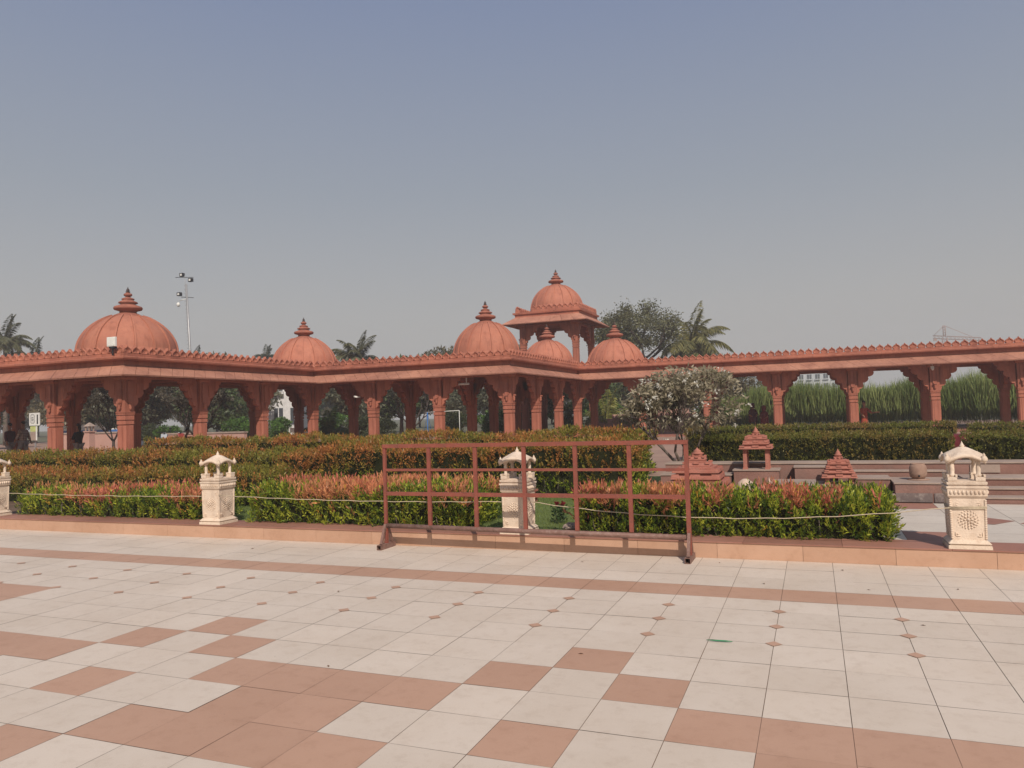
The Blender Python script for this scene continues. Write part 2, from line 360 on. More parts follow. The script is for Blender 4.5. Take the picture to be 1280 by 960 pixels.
# lawn + soil beds
c = MB(); c.box(-9.0, -2.2, 8.30, 15.6, 0.0, 0.12); struct(c.build('lawn', LAWN)); c = MB(); c.box(-26, -9.0, 8.30, 15.6, 0.0, 0.118); struct(c.build('soil_bed', SOIL))
N = 26000; P = np.stack([RNG.uniform(-9, -2.3, N), RNG.uniform(8.35, 12, N), np.full(N, 0.118)], 1)
D = RNG.normal(size=(N, 3)) * 0.35; D[:, 2] = 1
cg = np.array([0.15, 0.20, 0.05]) * RNG.uniform(0.7, 1.3, (N, 1)) + RNG.uniform(0, 0.04, (N, 1)) * np.array([1, 0.6, 0.2])
tag(leaves('grass', P, D, RNG.uniform(0.02, 0.045, N), 0.006, cg), 'short green lawn grass growing between the low hedges', 'grass', kind='stuff')

# ------------------------------------------------------------------ pedestals
def bangla_roof(m, hw, z0, n=12):
    """curved roof over a square: eaves arch up in the middle of each side, corners droop"""
    def zt(u, v):  # u,v in -1..1
        e = max(abs(u), abs(v)); t = min(abs(u), abs(v))
        arch = 0.060 * (1 - (t / max(e, 1e-6)) ** 2) if e > 0 else 0.06
        side = 0.030 + arch * e
        return z0 + side + 0.095 * (1 - e) ** 0.8 * 1.0 + 0.02 * math.cos(e * PI)
    top = []; bot = []
    for j in range(n + 1):
        for i in range(n + 1):
            u, v = -1 + 2 * i / n, -1 + 2 * j / n; e = max(abs(u), abs(v))
            z = zt(u, v); top.append((u * hw, v * hw, z)); bot.append((u * hw * 0.97, v * hw * 0.97, z - 0.030))
    q = lambda i, j: j * (n + 1) + i; o = len(top)
    fs = []
    for j in range(n):
        for i in range(n):
            fs.append((q(i, j), q(i + 1, j), q(i + 1, j + 1), q(i, j + 1))); fs.append((o + q(i, j + 1), o + q(i + 1, j + 1), o + q(i + 1, j), o + q(i, j)))
    for i in range(n):
        for a, b in (((i, 0), (i + 1, 0)), ((i + 1, n), (i, n)), ((0, i + 1), (0, i)), ((n, i), (n, i + 1))):
            fs.append((q(*b), q(*a), o + q(*a), o + q(*b)))
    m.add(top + bot, fs, 0, True)
def make_pedestal(label):
    r = thing('carved_pedestal', label, 'pedestal', (1.245, 8.0, KZ), 0, 'cream carved pedestals holding the rope along the kerb')
    b = MB(); b.frustum(0, 0, 0, 0.035, 0.180, 0.178); b.frustum(0, 0, 0.035, 0.05, 0.165, 0.163); b.frustum(0, 0, 0.05, 0.085, 0.178, 0.145); b.build('base', CREAM, r, bevel=0.003)
    b = MB(); b.frustum(0, 0, 0.085, 0.475, 0.138, 0.145)
    for sgx in (-1, 1):
        for sgy in (-1, 1):
            for q in range(22):     # beaded corner colonnettes
                z = 0.10 + q * 0.0168; rr = 0.138 + 0.007 * (z - 0.085) / 0.39
                b.lathe([(0.008, -0.008), (0.013, 0), (0.008, 0.008)], 8, (sgx * rr, sgy * rr, z))
    b.build('shaft', CREAM, r)
    for face in range(4):            # carved medallions, one relief panel a side
        p = MB(); th = face * PI / 2
        def loc2(u, w, d):
            y = -(0.1415 + d); return (u * math.cos(th) - y * math.sin(th), u * math.sin(th) + y * math.cos(th), w)
        def blob(u, w, ru, rw, d, ang):
            pts = []; n = 9
            for kx in range(n):
                a = 2 * PI * kx / n; uu, ww = ru * math.cos(a), rw * math.sin(a)
                pts.append((u + uu * math.cos(ang) - ww * math.sin(ang), w + uu * math.sin(ang) + ww * math.cos(ang)))
            vs = [loc2(a, c2, -0.004) for a, c2 in pts] + [loc2(u + (a - u) * 0.7, w + (c2 - w) * 0.7, d) for a, c2 in pts] + [loc2(u, w, d * 1.1)]
            fs = [(i, (i + 1) % n, (i + 1) % n + n, i + n) for i in range(n)] + [(i + n, (i + 1) % n + n, 2 * n) for i in range(n)]
            p.add(vs, fs, 0, True)
        cz = 0.275
        blob(0, cz, 0.016, 0.016, 0.016, 0)
        for ring, cnt, rad, sz in ((0, 8, 0.032, 0.011), (1, 14, 0.058, 0.011), (2, 20, 0.082, 0.009)):
            for q in range(cnt):
                a = 2 * PI * (q + 0.5 * ring) / cnt; blob(rad * math.cos(a), cz + rad * math.sin(a), sz * 1.35, sz * 0.75, 0.013 - 0.003 * ring, a + (0.7 if ring == 2 else 0))
        for su in (-1, 1):
            for sw in (-1, 1):
                blob(su * 0.088, cz + sw * 0.155, 0.024, 0.004, 0.006, 0); blob(su * 0.110, cz + sw * 0.135, 0.004, 0.024, 0.006, 0); blob(su * 0.092, cz + sw * 0.135, 0.009, 0.009, 0.006, 0)
        p.build('relief_panel', CREAM, r)
    b = MB(); b.frustum(0, 0, 0.475, 0.495, 0.150, 0.166); b.frustum(0, 0, 0.495, 0.565, 0.163, 0.165); b.frustum(0, 0, 0.565, 0.585, 0.172, 0.172); b.frustum(0, 0, 0.585, 0.60, 0.155, 0.15)
    for face in range(4):
        th = face * PI / 2
        for q in range(9):
            u = -0.135 + q * 0.03375; y = -0.166
            b.sphere((u * math.cos(th) - y * math.sin(th), u * math.sin(th) + y * math.cos(th), 0.53), 0.013, n=8, sc=(1, 1, 1.5))
    b.build('capital', CREAM, r, bevel=0.002)
    b = MB(); b.frustum(0, 0, 0.60, 0.625, 0.165, 0.168); b.frustum(0, 0, 0.625, 0.636, 0.15, 0.15)
    for sxx in (-1, 1):              # little parapet blocks round each foot
        for syy in (-1, 1):
            b.box(sxx * 0.115 - 0.04, sxx * 0.115 + 0.04, syy * 0.115 - 0.04, syy * 0.115 + 0.04, 0.636, 0.672)
            for du in (-0.034, 0.034):
                b.box(sxx * 0.115 + du - 0.009, sxx * 0.115 + du + 0.009, syy * 0.115 - 0.043, syy * 0.115 + 0.043, 0.672, 0.694)
    b.build('lantern_floor', CREAM, r, bevel=0.0015)
    for sxx in (-1, 1):
        for syy in (-1, 1):
            b = MB(); b.lathe([(0.026, 0), (0.026, 0.02), (0.018, 0.03), (0.021, 0.06), (0.020, 0.11), (0.016, 0.125), (0.024, 0.135), (0.018, 0.145), (0.03, 0.17), (0.034, 0.19)], 12, (sxx * 0.108, syy * 0.108, 0.672))
            b.build('column', CREAM, r)
    b = MB(); bangla_roof(b, 0.168, 0.808)
    for face in range(4):            # cusped arch under each eave
        th = face * PI / 2; pts = []; n = 14
        up = [(-0.125 + 0.25 * i / n, 0.855 + 0.035 * math.cos((i / n - 0.5) * PI)) for i in range(n + 1)]
        lo = [(-0.085 + 0.17 * i / n, 0.815 + 0.050 * math.sin(PI * i / n)) for i in range(n + 1)][::-1]
        pp = MB(); pp.prism([(-0.125, 0.80)] + up + [(0.125, 0.80), (0.088, 0.80)] + lo + [(-0.088, 0.80)], 'y', -0.125, -0.105)
        vs = [(x_ * math.cos(th) - y_ * math.sin(th), x_ * math.sin(th) + y_ * math.cos(th), z_) for x_, y_, z_ in pp.v]; b.add(vs, pp.f)
    b.build('canopy', CREAM, r)
    b = MB(); b.lathe([(0.024, 0), (0.018, 0.014), (0.024, 0.022), (0.014, 0.034), (0.006, 0.052), (0.001, 0.066)], 12, (0, 0, 0.936)); b.build('finial', CREAM, r)
    for sxx in (-1, 1):
        for syy in (-1, 1):
            b = MB(); b.lathe([(0.012, -0.03), (0.028, -0.02), (0.030, 0.0), (0.02, 0.02), (0.011, 0.028), (0.013, 0.034), (0.004, 0.048), (0.001, 0.055)], 12, (sxx * 0.152, syy * 0.152, 0.842)); b.build('corner_finial', CREAM, r)
    return r
ped = make_pedestal('cream carved pedestal with domed lantern beside the white marble court')
ped.location = (1.245, 7.955, KZ); ped.scale = (0.955, 0.955, 0.955)
dup(ped, (-3.12, 7.965, KZ), 0, 'cream carved pedestal seen through the bars of the red iron barrier')
dup(ped, (-7.40, 7.955, KZ), 0, 'cream carved pedestal in the gap between the two left front hedges')
dup(ped, (-11.83, 7.965, KZ), 0, 'cream carved pedestal cut by the left edge of the photo')

# ropes between pedestals
def rope(a, b, sag, label):
    p = MB(); n = 26
    p.tube([(a[0] + (b[0] - a[0]) * i / n, a[1] + (b[1] - a[1]) * i / n, a[2] + (b[2] - a[2]) * i / n - sag * 4 * (i / n) * (1 - i / n) + 0.004 * math.sin(i * 2.1)) for i in range(n + 1)], 0.0044, 6)
    return tag(p.build('rope', ROPE), label, 'rope', 'jute ropes strung between the pedestals')
RY = 7.80
rope((-11.68, RY, KZ + 0.38), (-7.54, RY, KZ + 0.37), 0.02, 'thin rope across the front of the leftmost low hedge')
rope((-7.25, RY, KZ + 0.385), (-3.26, RY, KZ + 0.36), 0.03, 'thin rope strung across the middle low hedge behind the barrier')
rope((-2.96, RY, KZ + 0.37), (1.10, RY, KZ + 0.37), 0.14, 'sagging rope across the right low hedge with red tips')
b = MB()
for z in (0.368, 0.377, 0.386):
    b.tube([(1.245 + 0.146 * cx_, 7.955 + 0.146 * cy_, KZ + z - 0.01 + 0.004 * cx_) for cx_, cy_ in ((-1, -1), (1, -1), (1, 1), (-1, 1), (-1, -1))], 0.004, 6)
tag(b.build('rope_loop', ROPE), 'rope loop wrapped round the pedestal beside the marble court', 'rope')

# ------------------------------------------------------------------ barrier
br = thing('iron_barrier', 'movable red oxide iron grid barrier standing on the plaza before the kerb', 'barrier', (-2.9, 7.60, 0))
XL, XR = -4.62 + 2.9, -1.185 + 2.9
zt = 1.165
def zrow(t, a, b_): return a + (b_ - a) * t
m_ = MB(); m_.sqbar((XL - 0.02, 0, zt), (XR + 0.02, 0, zt), 0.042); m_.build('top_rail', IRON, br)
for nm, z in (('cross_rail', 0.893), ('cross_rail', 0.622)):
    m_ = MB(); m_.box(XL + 0.02, XR - 0.02, -0.012, 0.012, z - (0.014 if z > 0.7 else 0.021), z + (0.014 if z > 0.7 else 0.021)); m_.build(nm, IRON, br)
m_ = MB(); m_.tube([(XL, 0, 0.255), ((XL + XR) / 2, 0, 0.240), (XR, 0, 0.225)], 0.027, 12); m_.build('bottom_pipe', IRONGREY, br)
for q in range(7):
    xx = XL + (XR - XL) * q / 6; m_ = MB()
    wd = 0.018 if q in (0,) else 0.021
    m_.box(xx - wd, xx + wd, -0.0145, 0.0145, 0.262 if 0 < q < 6 else 0.05, zt - 0.0225); m_.build('upright', IRON, br)
for xx in (XL, XR):
    m_ = MB(); yy0, yy1 = -0.17, 0.155
    for a_, b_, c_, d_ in ((-0.028, 0.028, 0.0, 0.005), (-0.028, 0.028, 0.051, 0.056), (-0.028, -0.023, 0.005, 0.051), (0.023, 0.028, 0.005, 0.051)):
        m_.box(xx + a_, xx + b_, yy0, yy1, c_, d_)
    m_.build('foot', IRONGREY, br)
    m_ = MB(); m_.sqbar((xx + 0.001, yy0 + 0.05, 0.057), (xx + 0.001, -0.02, 0.27), 0.030); m_.build('brace', IRONGREY, br)
    m_ = MB(); m_.sqbar((xx + 0.001, yy1 - 0.04, 0.057), (xx + 0.001, 0.02, 0.27), 0.030); m_.build('brace', IRONGREY, br)

# ------------------------------------------------------------------ hedges
GREEN = np.array([0.17, 0.235, 0.02]); LIME = np.array([0.40, 0.43, 0.045]); DGREEN = np.array([0.05, 0.09, 0.014])
ORANGE = np.array([0.62, 0.29, 0.13]); RED = np.array([0.60, 0.18, 0.12]); OLIVE = np.array([0.23, 0.215, 0.035]); RUST = np.array([0.46, 0.18, 0.055])
def hedge(name, label, x0, x1, y0, y1, z0, z1, dens, per, L, W, style, seed, group=None, bump=0.05, cat='hedge', top_slope=0.0, reach=0.11, bias=0.2):
    r = thing(name, label, cat, ((x0 + x1) / 2, (y0 + y1) / 2, z0), 0, group)
    cx, cy = (x0 + x1) / 2, (y0 + y1) / 2; hx, hy, H = (x1 - x0) / 2, (y1 - y0) / 2, z1 - z0
    faces = [(2 * hx * H, 'f'), (2 * hx * H * 0.5, 'k'), (2 * hy * H, 'l'), (2 * hy * H, 'r'), (4 * hx * hy, 't')]
    Ps = []; Ns = []
    for A, f in faces:
        n = int(A * dens * (1.0 if f != 'k' else 0.5)); u = RNG.uniform(-1, 1, n); v = RNG.uniform(0, 1, n); o = np.ones(n)
        if f == 'f': p = (u * hx, -hy * o, v * H); nn = (0, -1, 0.25)
        elif f == 'k': p = (u * hx, hy * o, v * H); nn = (0, 1, 0.25)
        elif f == 'l': p = (-hx * o, u * hy, v * H); nn = (-1, 0, 0.25)
        elif f == 'r': p = (hx * o, u * hy, v * H); nn = (1, 0, 0.25)
        else: p = (u * hx, (v * 2 - 1) * hy, H * o); nn = (0, 0, 1)
        Ps.append(np.stack(p, 1)); Ns.append(np.tile(np.array(nn, float), (n, 1)))
    P = np.concatenate(Ps); Nn = np.concatenate(Ns)
    # round the shoulders and roughen
    ex = np.maximum(0, np.abs(P[:, 0]) / hx - (1 - 0.12 / hx)) * hx; ey = np.maximum(0, np.abs(P[:, 1]) / hy - (1 - 0.12 / hy)) * hy
    P[:, 2] -= (ex + ey) ** 2 * 1.6 * (P[:, 2] > H * 0.8)
    zz = P[:, 2] / H
    P[:, 2] += vnoise(P, 3.0, seed) * bump * 0.8 * zz + top_slope * (P[:, 0] / hx) * zz
    P[:, :2] += Nn[:, :2] * (vnoise(P, 5.0, seed + 1) * bump)[:, None]
    P -= unit(Nn) * (RNG.uniform(0.0, 0.09, (len(P), 1)) + 0.035 * np.clip(vnoise(P, 14.0, seed + 2), -1, 1)[:, None])
    P[:, 2] = np.maximum(P[:, 2], 0.02)
    Wp = P + np.array([cx, cy, z0])
    up = unit(Nn * 0.55 + np.array([0, 0, 0.75]) + RNG.normal(size=P.shape) * 0.30)
    patch = vnoise(Wp, 2.2, 100 + seed) + 0.45 * vnoise(Wp, 9.0, 55)
    topness = np.clip((zz - 0.62) / 0.38, 0, 1)
    new = RNG.uniform(0, 1, len(P))
    base = np.where(RNG.uniform(0, 1, (len(P), 1)) < 0.45, LIME, GREEN) * RNG.uniform(0.65, 1.25, (len(P), 1))
    base = np.where(RNG.uniform(0, 1, (len(P), 1)) < 0.22, DGREEN, base)
    if style == 'front':      # green flank, red and orange new shoots on top
        pr = np.clip((topness * 1.6 + 0.12 * (zz > 0.35)) * np.clip(patch + bias, -0.05, 1.0), 0, 0.95)
        hot = new < pr; tone = np.clip(0.5 + 0.8 * vnoise(Wp, 1.7, 7 + seed)[:, None] + RNG.normal(size=(len(P), 1)) * 0.2, 0, 1)
        base = np.where(hot[:, None], (ORANGE * (1 - tone) + RED * tone) * RNG.uniform(0.7, 1.25, (len(P), 1)), base)
        stray = RNG.uniform(0, 1, len(P)) < 0.015; base = np.where(stray[:, None], np.array([0.55, 0.32, 0.05]), base)
        stretch = np.where(hot, 1.35, 1.0)
    elif style == 'back':     # olive and rust canopy
        tone = np.clip(0.36 + 0.85 * patch[:, None] + RNG.normal(size=(len(P), 1)) * 0.25, 0, 1)
        cap = OLIVE * (1 - tone) + RUST * tone
        f = np.clip((zz[:, None] - 0.30) / 0.35 + RNG.normal(size=(len(P), 1)) * 0.2, 0, 1)
        base = (base * 0.9) * (1 - f) + cap * RNG.uniform(0.6, 1.25, (len(P), 1)) * f
        hot = np.zeros(len(P), bool); stretch = np.ones(len(P))
    else:                     # clipped dull box hedge
        tone = np.clip(0.35 + 0.5 * patch[:, None] + RNG.normal(size=(len(P), 1)) * 0.2, 0, 1)
        base = (np.array([0.15, 0.165, 0.03]) * (1 - tone) + np.array([0.26, 0.17, 0.05]) * tone) * RNG.uniform(0.6, 1.3, (len(P), 1))
        hot = np.zeros(len(P), bool); stretch = np.ones(len(P))
    n = len(P); SP = np.repeat(P, per, 0); UP = np.repeat(up, per, 0); t = np.tile(np.arange(per) / per, n)[:, None]
    SP = SP + UP * t * reach * np.repeat(stretch, per)[:, None]
    D = UP * (0.35 + 0.75 * t) + unit(RNG.normal(size=SP.shape)) * (0.75 - 0.35 * t)
    D = np.where(np.repeat(hot, per)[:, None], D + UP * 0.5, D)
    LL = L * RNG.uniform(0.7, 1.25, n * per) * np.repeat(stretch, per)
    leaves('foliage', SP, D, LL, W * RNG.uniform(0.8, 1.25, n * per), np.repeat(base, per, 0) * RNG.uniform(0.85, 1.15, (n * per, 1)), r)
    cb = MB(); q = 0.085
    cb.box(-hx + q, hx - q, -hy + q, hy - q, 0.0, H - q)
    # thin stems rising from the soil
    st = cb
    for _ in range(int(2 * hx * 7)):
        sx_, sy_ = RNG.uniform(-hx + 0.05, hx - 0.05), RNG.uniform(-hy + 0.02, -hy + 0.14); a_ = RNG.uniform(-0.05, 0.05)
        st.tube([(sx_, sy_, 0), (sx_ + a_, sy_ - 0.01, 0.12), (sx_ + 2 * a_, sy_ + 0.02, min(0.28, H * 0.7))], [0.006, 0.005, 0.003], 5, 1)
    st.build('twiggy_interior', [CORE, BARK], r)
    return r
GF = 'low front hedges with red tips along the kerb'; GB = 'olive and rust hedges in the bed behind'; GR = 'clipped hedges behind the stone terraces'
hedge('hedge', 'low green hedge with pink-red tips between the two leftmost pedestals', -11.50, -7.98, 8.16, 9.05, 0.12, 0.47, 560, 9, 0.046, 0.0135, 'front', 3, GF, bias=-0.08)
hedge('hedge', 'bright green low hedge with orange tips behind the left half of the barrier', -7.05, -3.88, 8.12, 9.35, 0.12, 0.56, 620, 9, 0.047, 0.0135, 'front', 12, GF, bias=0.35)
hedge('hedge', 'bright green low hedge with red tips ending beside the white court', -2.50, 0.66, 8.10, 9.0, 0.12, 0.545, 760, 9, 0.047, 0.0135, 'front', 21, GF, bias=0.08)
hedge('hedge', 'tall olive hedge beyond the lawn, behind the barrier', -8.6, -2.75, 11.75, 13.3, 0.12, 0.93, 300, 6, 0.052, 0.019, 'back', 31, GB, bump=0.12)
hedge('hedge', 'orange-brown hedge just behind the leftmost low hedge', -16.0, -8.3, 9.85, 10.9, 0.12, 0.62, 300, 6, 0.050, 0.018, 'back', 42, GB, bump=0.11)
hedge('hedge', 'olive hedge at the left, before the big domed corner pavilion', -21.5, -9.0, 11.9, 13.2, 0.10, 0.82, 240, 6, 0.054, 0.020, 'back', 53, GB, bump=0.12)
hedge('hedge', 'yellow-green rearmost hedge at the foot of the colonnade columns', -17.5, -3.4, 15.9, 17.1, 0.08, 0.99, 210, 6, 0.062, 0.023, 'back', 64, GB, bump=0.12)
hedge('hedge', 'clipped dull green box hedge right behind the stone terraces', -1.9, 1.98, 13.2, 14.3, 0.10, 1.0, 560, 5, 0.034, 0.014, 'box', 75, GR, bump=0.02, reach=0.04)
hedge('hedge', 'clipped box hedge at the right edge behind the stone steps', 2.22, 8.0, 13.2, 14.3, 0.10, 0.97, 420, 5, 0.036, 0.014, 'box', 76, GR, bump=0.02, reach=0.04)
hedge('hedge', 'far clipped hedge below the sari-clad visitors', -3.3, 3.22, 21.0, 22.0, 0.06, 0.93, 300, 5, 0.05, 0.02, 'box', 77, GR, bump=0.02, reach=0.05)
hedge('hedge', 'far clipped hedge at the right edge beyond the gap', 3.58, 12.0, 21.0, 22.0, 0.06, 0.88, 240, 5, 0.05, 0.02, 'box', 78, GR, bump=0.02, reach=0.05)
# small things in the bed
fl = thing('flowering_plant', 'small dark green plant with two deep red blooms on the lawn', 'plant', (-2.98, 9.0, 0.12))
n = 260; P = RNG.normal(size=(n, 3)) * np.array([0.05, 0.05, 0.0]); P[:, 2] = RNG.uniform(0.02, 0.21, n); D = RNG.normal(size=(n, 3)); D[:, 2] = np.abs(D[:, 2]) + 0.2
leaves('foliage', P, D, 0.05, 0.02, np.array([0.05, 0.09, 0.03]) * RNG.uniform(0.6, 1.3, (n, 1)), fl)
for dx in (-0.035, 0.045):
    n = 60; P = np.tile(np.array([dx, 0, 0.24]), (n, 1)) + RNG.normal(size=(n, 3)) * 0.008; D = RNG.normal(size=(n, 3)); D[:, 2] += 0.5
    leaves('bloom', P, D, 0.032, 0.016, np.array([0.25, 0.025, 0.03]) * RNG.uniform(0.6, 1.3, (n, 1)), fl)
def rock(loc, s, label, m=SANDCAP, seed=0):
    b = MB(); rr = random.Random(seed); n = 10
    prof = [(0.9 * s, 0), (s, 0.25 * s), (0.85 * s, 0.5 * s), (0.5 * s, 0.68 * s), (0.1 * s, 0.72 * s)]
    b.lathe(prof, n); b.v = [(x * rr.uniform(0.8, 1.2), y * rr.uniform(0.8, 1.2), z * rr.uniform(0.85, 1.15)) for x, y, z in b.v]
    b.sm = [False] * len(b.sm)
    return tag(b.build('rock', m, loc=loc), label, 'rock')
rock((-2.68, 8.52, 0.12), 0.11, 'grey stone on the grass beside the red-flowered plant', SANDCAP, 3)
rock((-7.0, 8.35, 0.12), 0.07, 'small reddish stone right of the second pedestal', MINI, 5)
b = MB(); b.frustum(0, 0, 0, 0.07, 0.09, 0.085); b.frustum(0, 0, 0.07, 0.10, 0.12, 0.12); b.frustum(0, 0, 0.10, 0.16, 0.07, 0.07); b.frustum(0, 0, 0.16, 0.19, 0.10, 0.10)
tag(b.build('garden_lamp', MINI, loc=(-4.15, 11.1, 0.12)), 'squat red stone lamp on the lawn before the olive hedge', 'lamp')
b = MB(); b.tube([(0, 0, 0), (0.01, 0, 0.12), (-0.01, 0, 0.24)], [0.014, 0.012, 0.008], 6)
tag(b.build('stake', ROPE, loc=(-4.55, 10.6, 0.12)), 'short pale wooden stake in the lawn left of the pedestal', 'stake')
b = MB(); b.tube([(-0.09, 0.01, 0.006), (-0.03, 0, 0.007), (0.03, 0.0, 0.006), (0.07, -0.01, 0.007)], [0.002, 0.005, 0.005, 0.002], 6)
tag(b.build('straw', mat('green_plastic', (0.05, 0.24, 0.11), None, 0.5), loc=(-0.61, 5.02, 0.004), rz=0.15), 'green plastic strip lying on the pale tiles', 'litter')

# ------------------------------------------------------------------ terraces of the rockery court
tr = thing('stone_terrace', 'stepped red sandstone terraces round the white court', 'terrace', (0, 11.3, 0.1))
def step(x0, x1, y0, y1, z1, capt=0.022, z0=0.10, m=SAND, over=0.015):
    b = MB(); b.box(x0, x1, y0 - 11.3, y1 - 11.3, z0 - 0.1, z1 - capt - 0.1, 0); b.box(x0 - over, x1 + over, y0 - 11.3 - over, y1 - 11.3 + over * 0, z1 - capt - 0.1 + 0.001, z1 - 0.1, 1)
    b.build('step', [m, SANDCAP], tr, bevel=0.003)
step(-2.3, 8.2, 12.55, 13.04, 0.60)                       # rear ledge
step(0.30, 1.70, 12.30, 12.52, 0.50); step(-0.30, 0.24, 12.2, 12.52, 0.57)
step(0.98, 1.86, 11.42, 12.27, 0.41)                      # block carrying the pot
step(1.88, 8.2, 11.32, 11.60, 0.235); step(1.88, 8.2, 11.62, 11.90, 0.325); step(1.88, 8.2, 11.92, 12.52, 0.43)
step(0.50, 0.95, 11.75, 12.27, 0.44); step(0.02, 0.46, 11.5, 12.16, 0.36); step(-0.62, -0.02, 11.35, 12.1, 0.39)
step(-1.18, -0.52, 12.12, 12.53, 0.53); step(-2.3, -1.22, 12.1, 12.53, 0.46); step(-1.1, -0.66, 11.08, 12.08, 0.27); step(-2.1, -1.14, 10.5, 12.06, 0.27)
step(0.0, 0.96, 11.34, 11.48, 0.26); step(-0.6, -0.1, 11.0, 11.32, 0.22)
b = MB(); b.box(0.985, 1.42, 11.405 - 11.3, 11.418 - 11.3, 0.052, 0.17)
b.box(1.44, 1.60, 11.405 - 11.3, 11.418 - 11.3, 0.052, 0.17); b.box(1.62, 1.85, 11.405 - 11.3, 11.418 - 11.3, 0.052, 0.17); b.build('stone_facing', VEIN, tr)
b = MB(); b.box(2.05, 2.42, 12.535, 12.547, 0.45, 0.565)
b.v = [(x, y - 11.3, z - 0.1) for x, y, z in b.v]; b.build('stone_facing', SANDCAP, tr)
# diagonal pale slab path by the tree
b = MB(); b.prism([(-3.3, 11.0), (-2.5, 10.4), (-2.2, 10.6), (-1.4, 12.9), (-1.75, 13.0)], 'z', 0.12, 0.235); struct(b.build('slab_path', SANDCAP))
def tier_roof(m, cx, cy, z, a, th, over, mi=0):
    m.frustum(cx, cy, z, z + th * 0.35, a * 1.0, a * 1.0, mi); m.frustum(cx, cy, z + th * 0.35, z + th, a * 0.97, a * over, mi)
def mini_temple(name, label, loc, legs, tiers, leg_h, half, notch=False):
    r = thing(name, label, 'miniature temple', loc, 0, 'miniature red stone temples on the terraces')
    z = 0
    if legs:
        for sxx in (-1, 1):
            for syy in (-1, 1):
                b = MB(); b.frustum(sxx * half * 0.66, syy * half * 0.6, 0, 0.03, 0.038, 0.034); b.frustum(sxx * half * 0.66, syy * half * 0.6, 0.03, leg_h, 0.028, 0.028); b.build('leg', MINI, r)
        z = leg_h
    b = MB()
    for a, th, ov in tiers:
        a *= half
        b.frustum(0, 0, z, z + th * 0.22, a, a); b.frustum(0, 0, z + th * 0.22, z + th * 0.60, a * 0.985, a * ov)
        if notch:
            for sgn in (-1, 1):
                b.box(-a * 0.96, -a * 0.66, sgn * a * 0.9 - 0.02, sgn * a * 0.9 + 0.02, z + th * 0.42, z + th * 0.80); b.box(a * 0.66, a * 0.96, sgn * a * 0.9 - 0.02, sgn * a * 0.9 + 0.02, z + th * 0.42, z + th * 0.80)
                b.box(-a * 0.2, a * 0.2, sgn * a * 0.9 - 0.02, sgn * a * 0.9 + 0.02, z + th * 0.42, z + th * 0.80)
        b.frustum(0, 0, z + th * 0.60, z + th, a * ov * 0.80, a * ov * 0.80); z += th
    b.build('tiered_roof', MINI, r, bevel=0.003)
    b = MB(); b.lathe([(half * 0.2, 0), (half * 0.22, 0.02), (half * 0.12, 0.035), (half * 0.14, 0.05), (half * 0.05, 0.075), (0.002, 0.10)], 10, (0, 0, z)); b.build('finial', MINI, r)
    return r
mini_temple('miniature_gate', 'small red stone canopy on four square legs before the clipped hedge', (-0.845, 12.33, 0.53), True, [(1.0, 0.07, 0.84), (0.78, 0.075, 0.97), (0.66, 0.065, 0.95), (0.26, 0.03, 0.8)], 0.31, 0.245, True)
mini_temple('miniature_pyramid', 'largest red stepped stone pyramid beside the right post of the barrier', (-1.60, 11.3, 0.27), False, [(1.0, 0.11, 0.97), (0.97, 0.10, 0.95), (0.80, 0.09, 0.98), (0.76, 0.08, 0.97), (0.46, 0.09, 0.72), (0.28, 0.08, 0.72)], 0.0, 0.43, True)
mini_temple('miniature_shrine', 'small red pyramid roofed stone shrine above the red tips of the right hedge', (0.30, 11.82, 0.36), True, [(1.0, 0.065, 0.86), (0.84, 0.06, 0.94), (0.74, 0.06, 0.94), (0.64, 0.065, 0.94), (0.26, 0.05, 0.7)], 0.09, 0.235, True)
b = MB(); b.lathe([(0.14, 0), (0.14, 0.012), (0.05, 0.018)], 24); b.lathe([(0.07, 0.018), (0.10, 0.04), (0.112, 0.09), (0.11, 0.17), (0.098, 0.20), (0.085, 0.212), (0.09, 0.225), (0.072, 0.225), (0.07, 0.19)], 28); b.sphere((0.0, -0.108, 0.06), 0.014, 1)
tag(b.build('clay_pot', [CLAY, BLACK], loc=(1.31, 11.85, 0.41)), 'round brown clay pot on the terrace block left of the court pedestal', 'pot')
b = MB(); b.lathe([(0.08, 0), (0.11, 0.03), (0.12, 0.09), (0.10, 0.15), (0.05, 0.19), (0.03, 0.20)], 24); b.sphere((0.0, -0.11, 0.06), 0.035, 1, sc=(1, 0.5, 1))
tag(b.build('stone_urn', [PALE, MINI], loc=(-0.94, 11.25, 0.27)), 'pale round stone urn between two miniature temples, behind red shoots', 'urn')
b = MB(); b.lathe([(0.03, 0), (0.015, 0.02), (0.02, 0.05), (0.008, 0.09), (0.001, 0.13)], 10)
tag(b.build('finial_stone', PALE, loc=(-0.62, 11.3, 0.36)), 'tiny pale pointed stone finial beside the round urn', 'ornament')

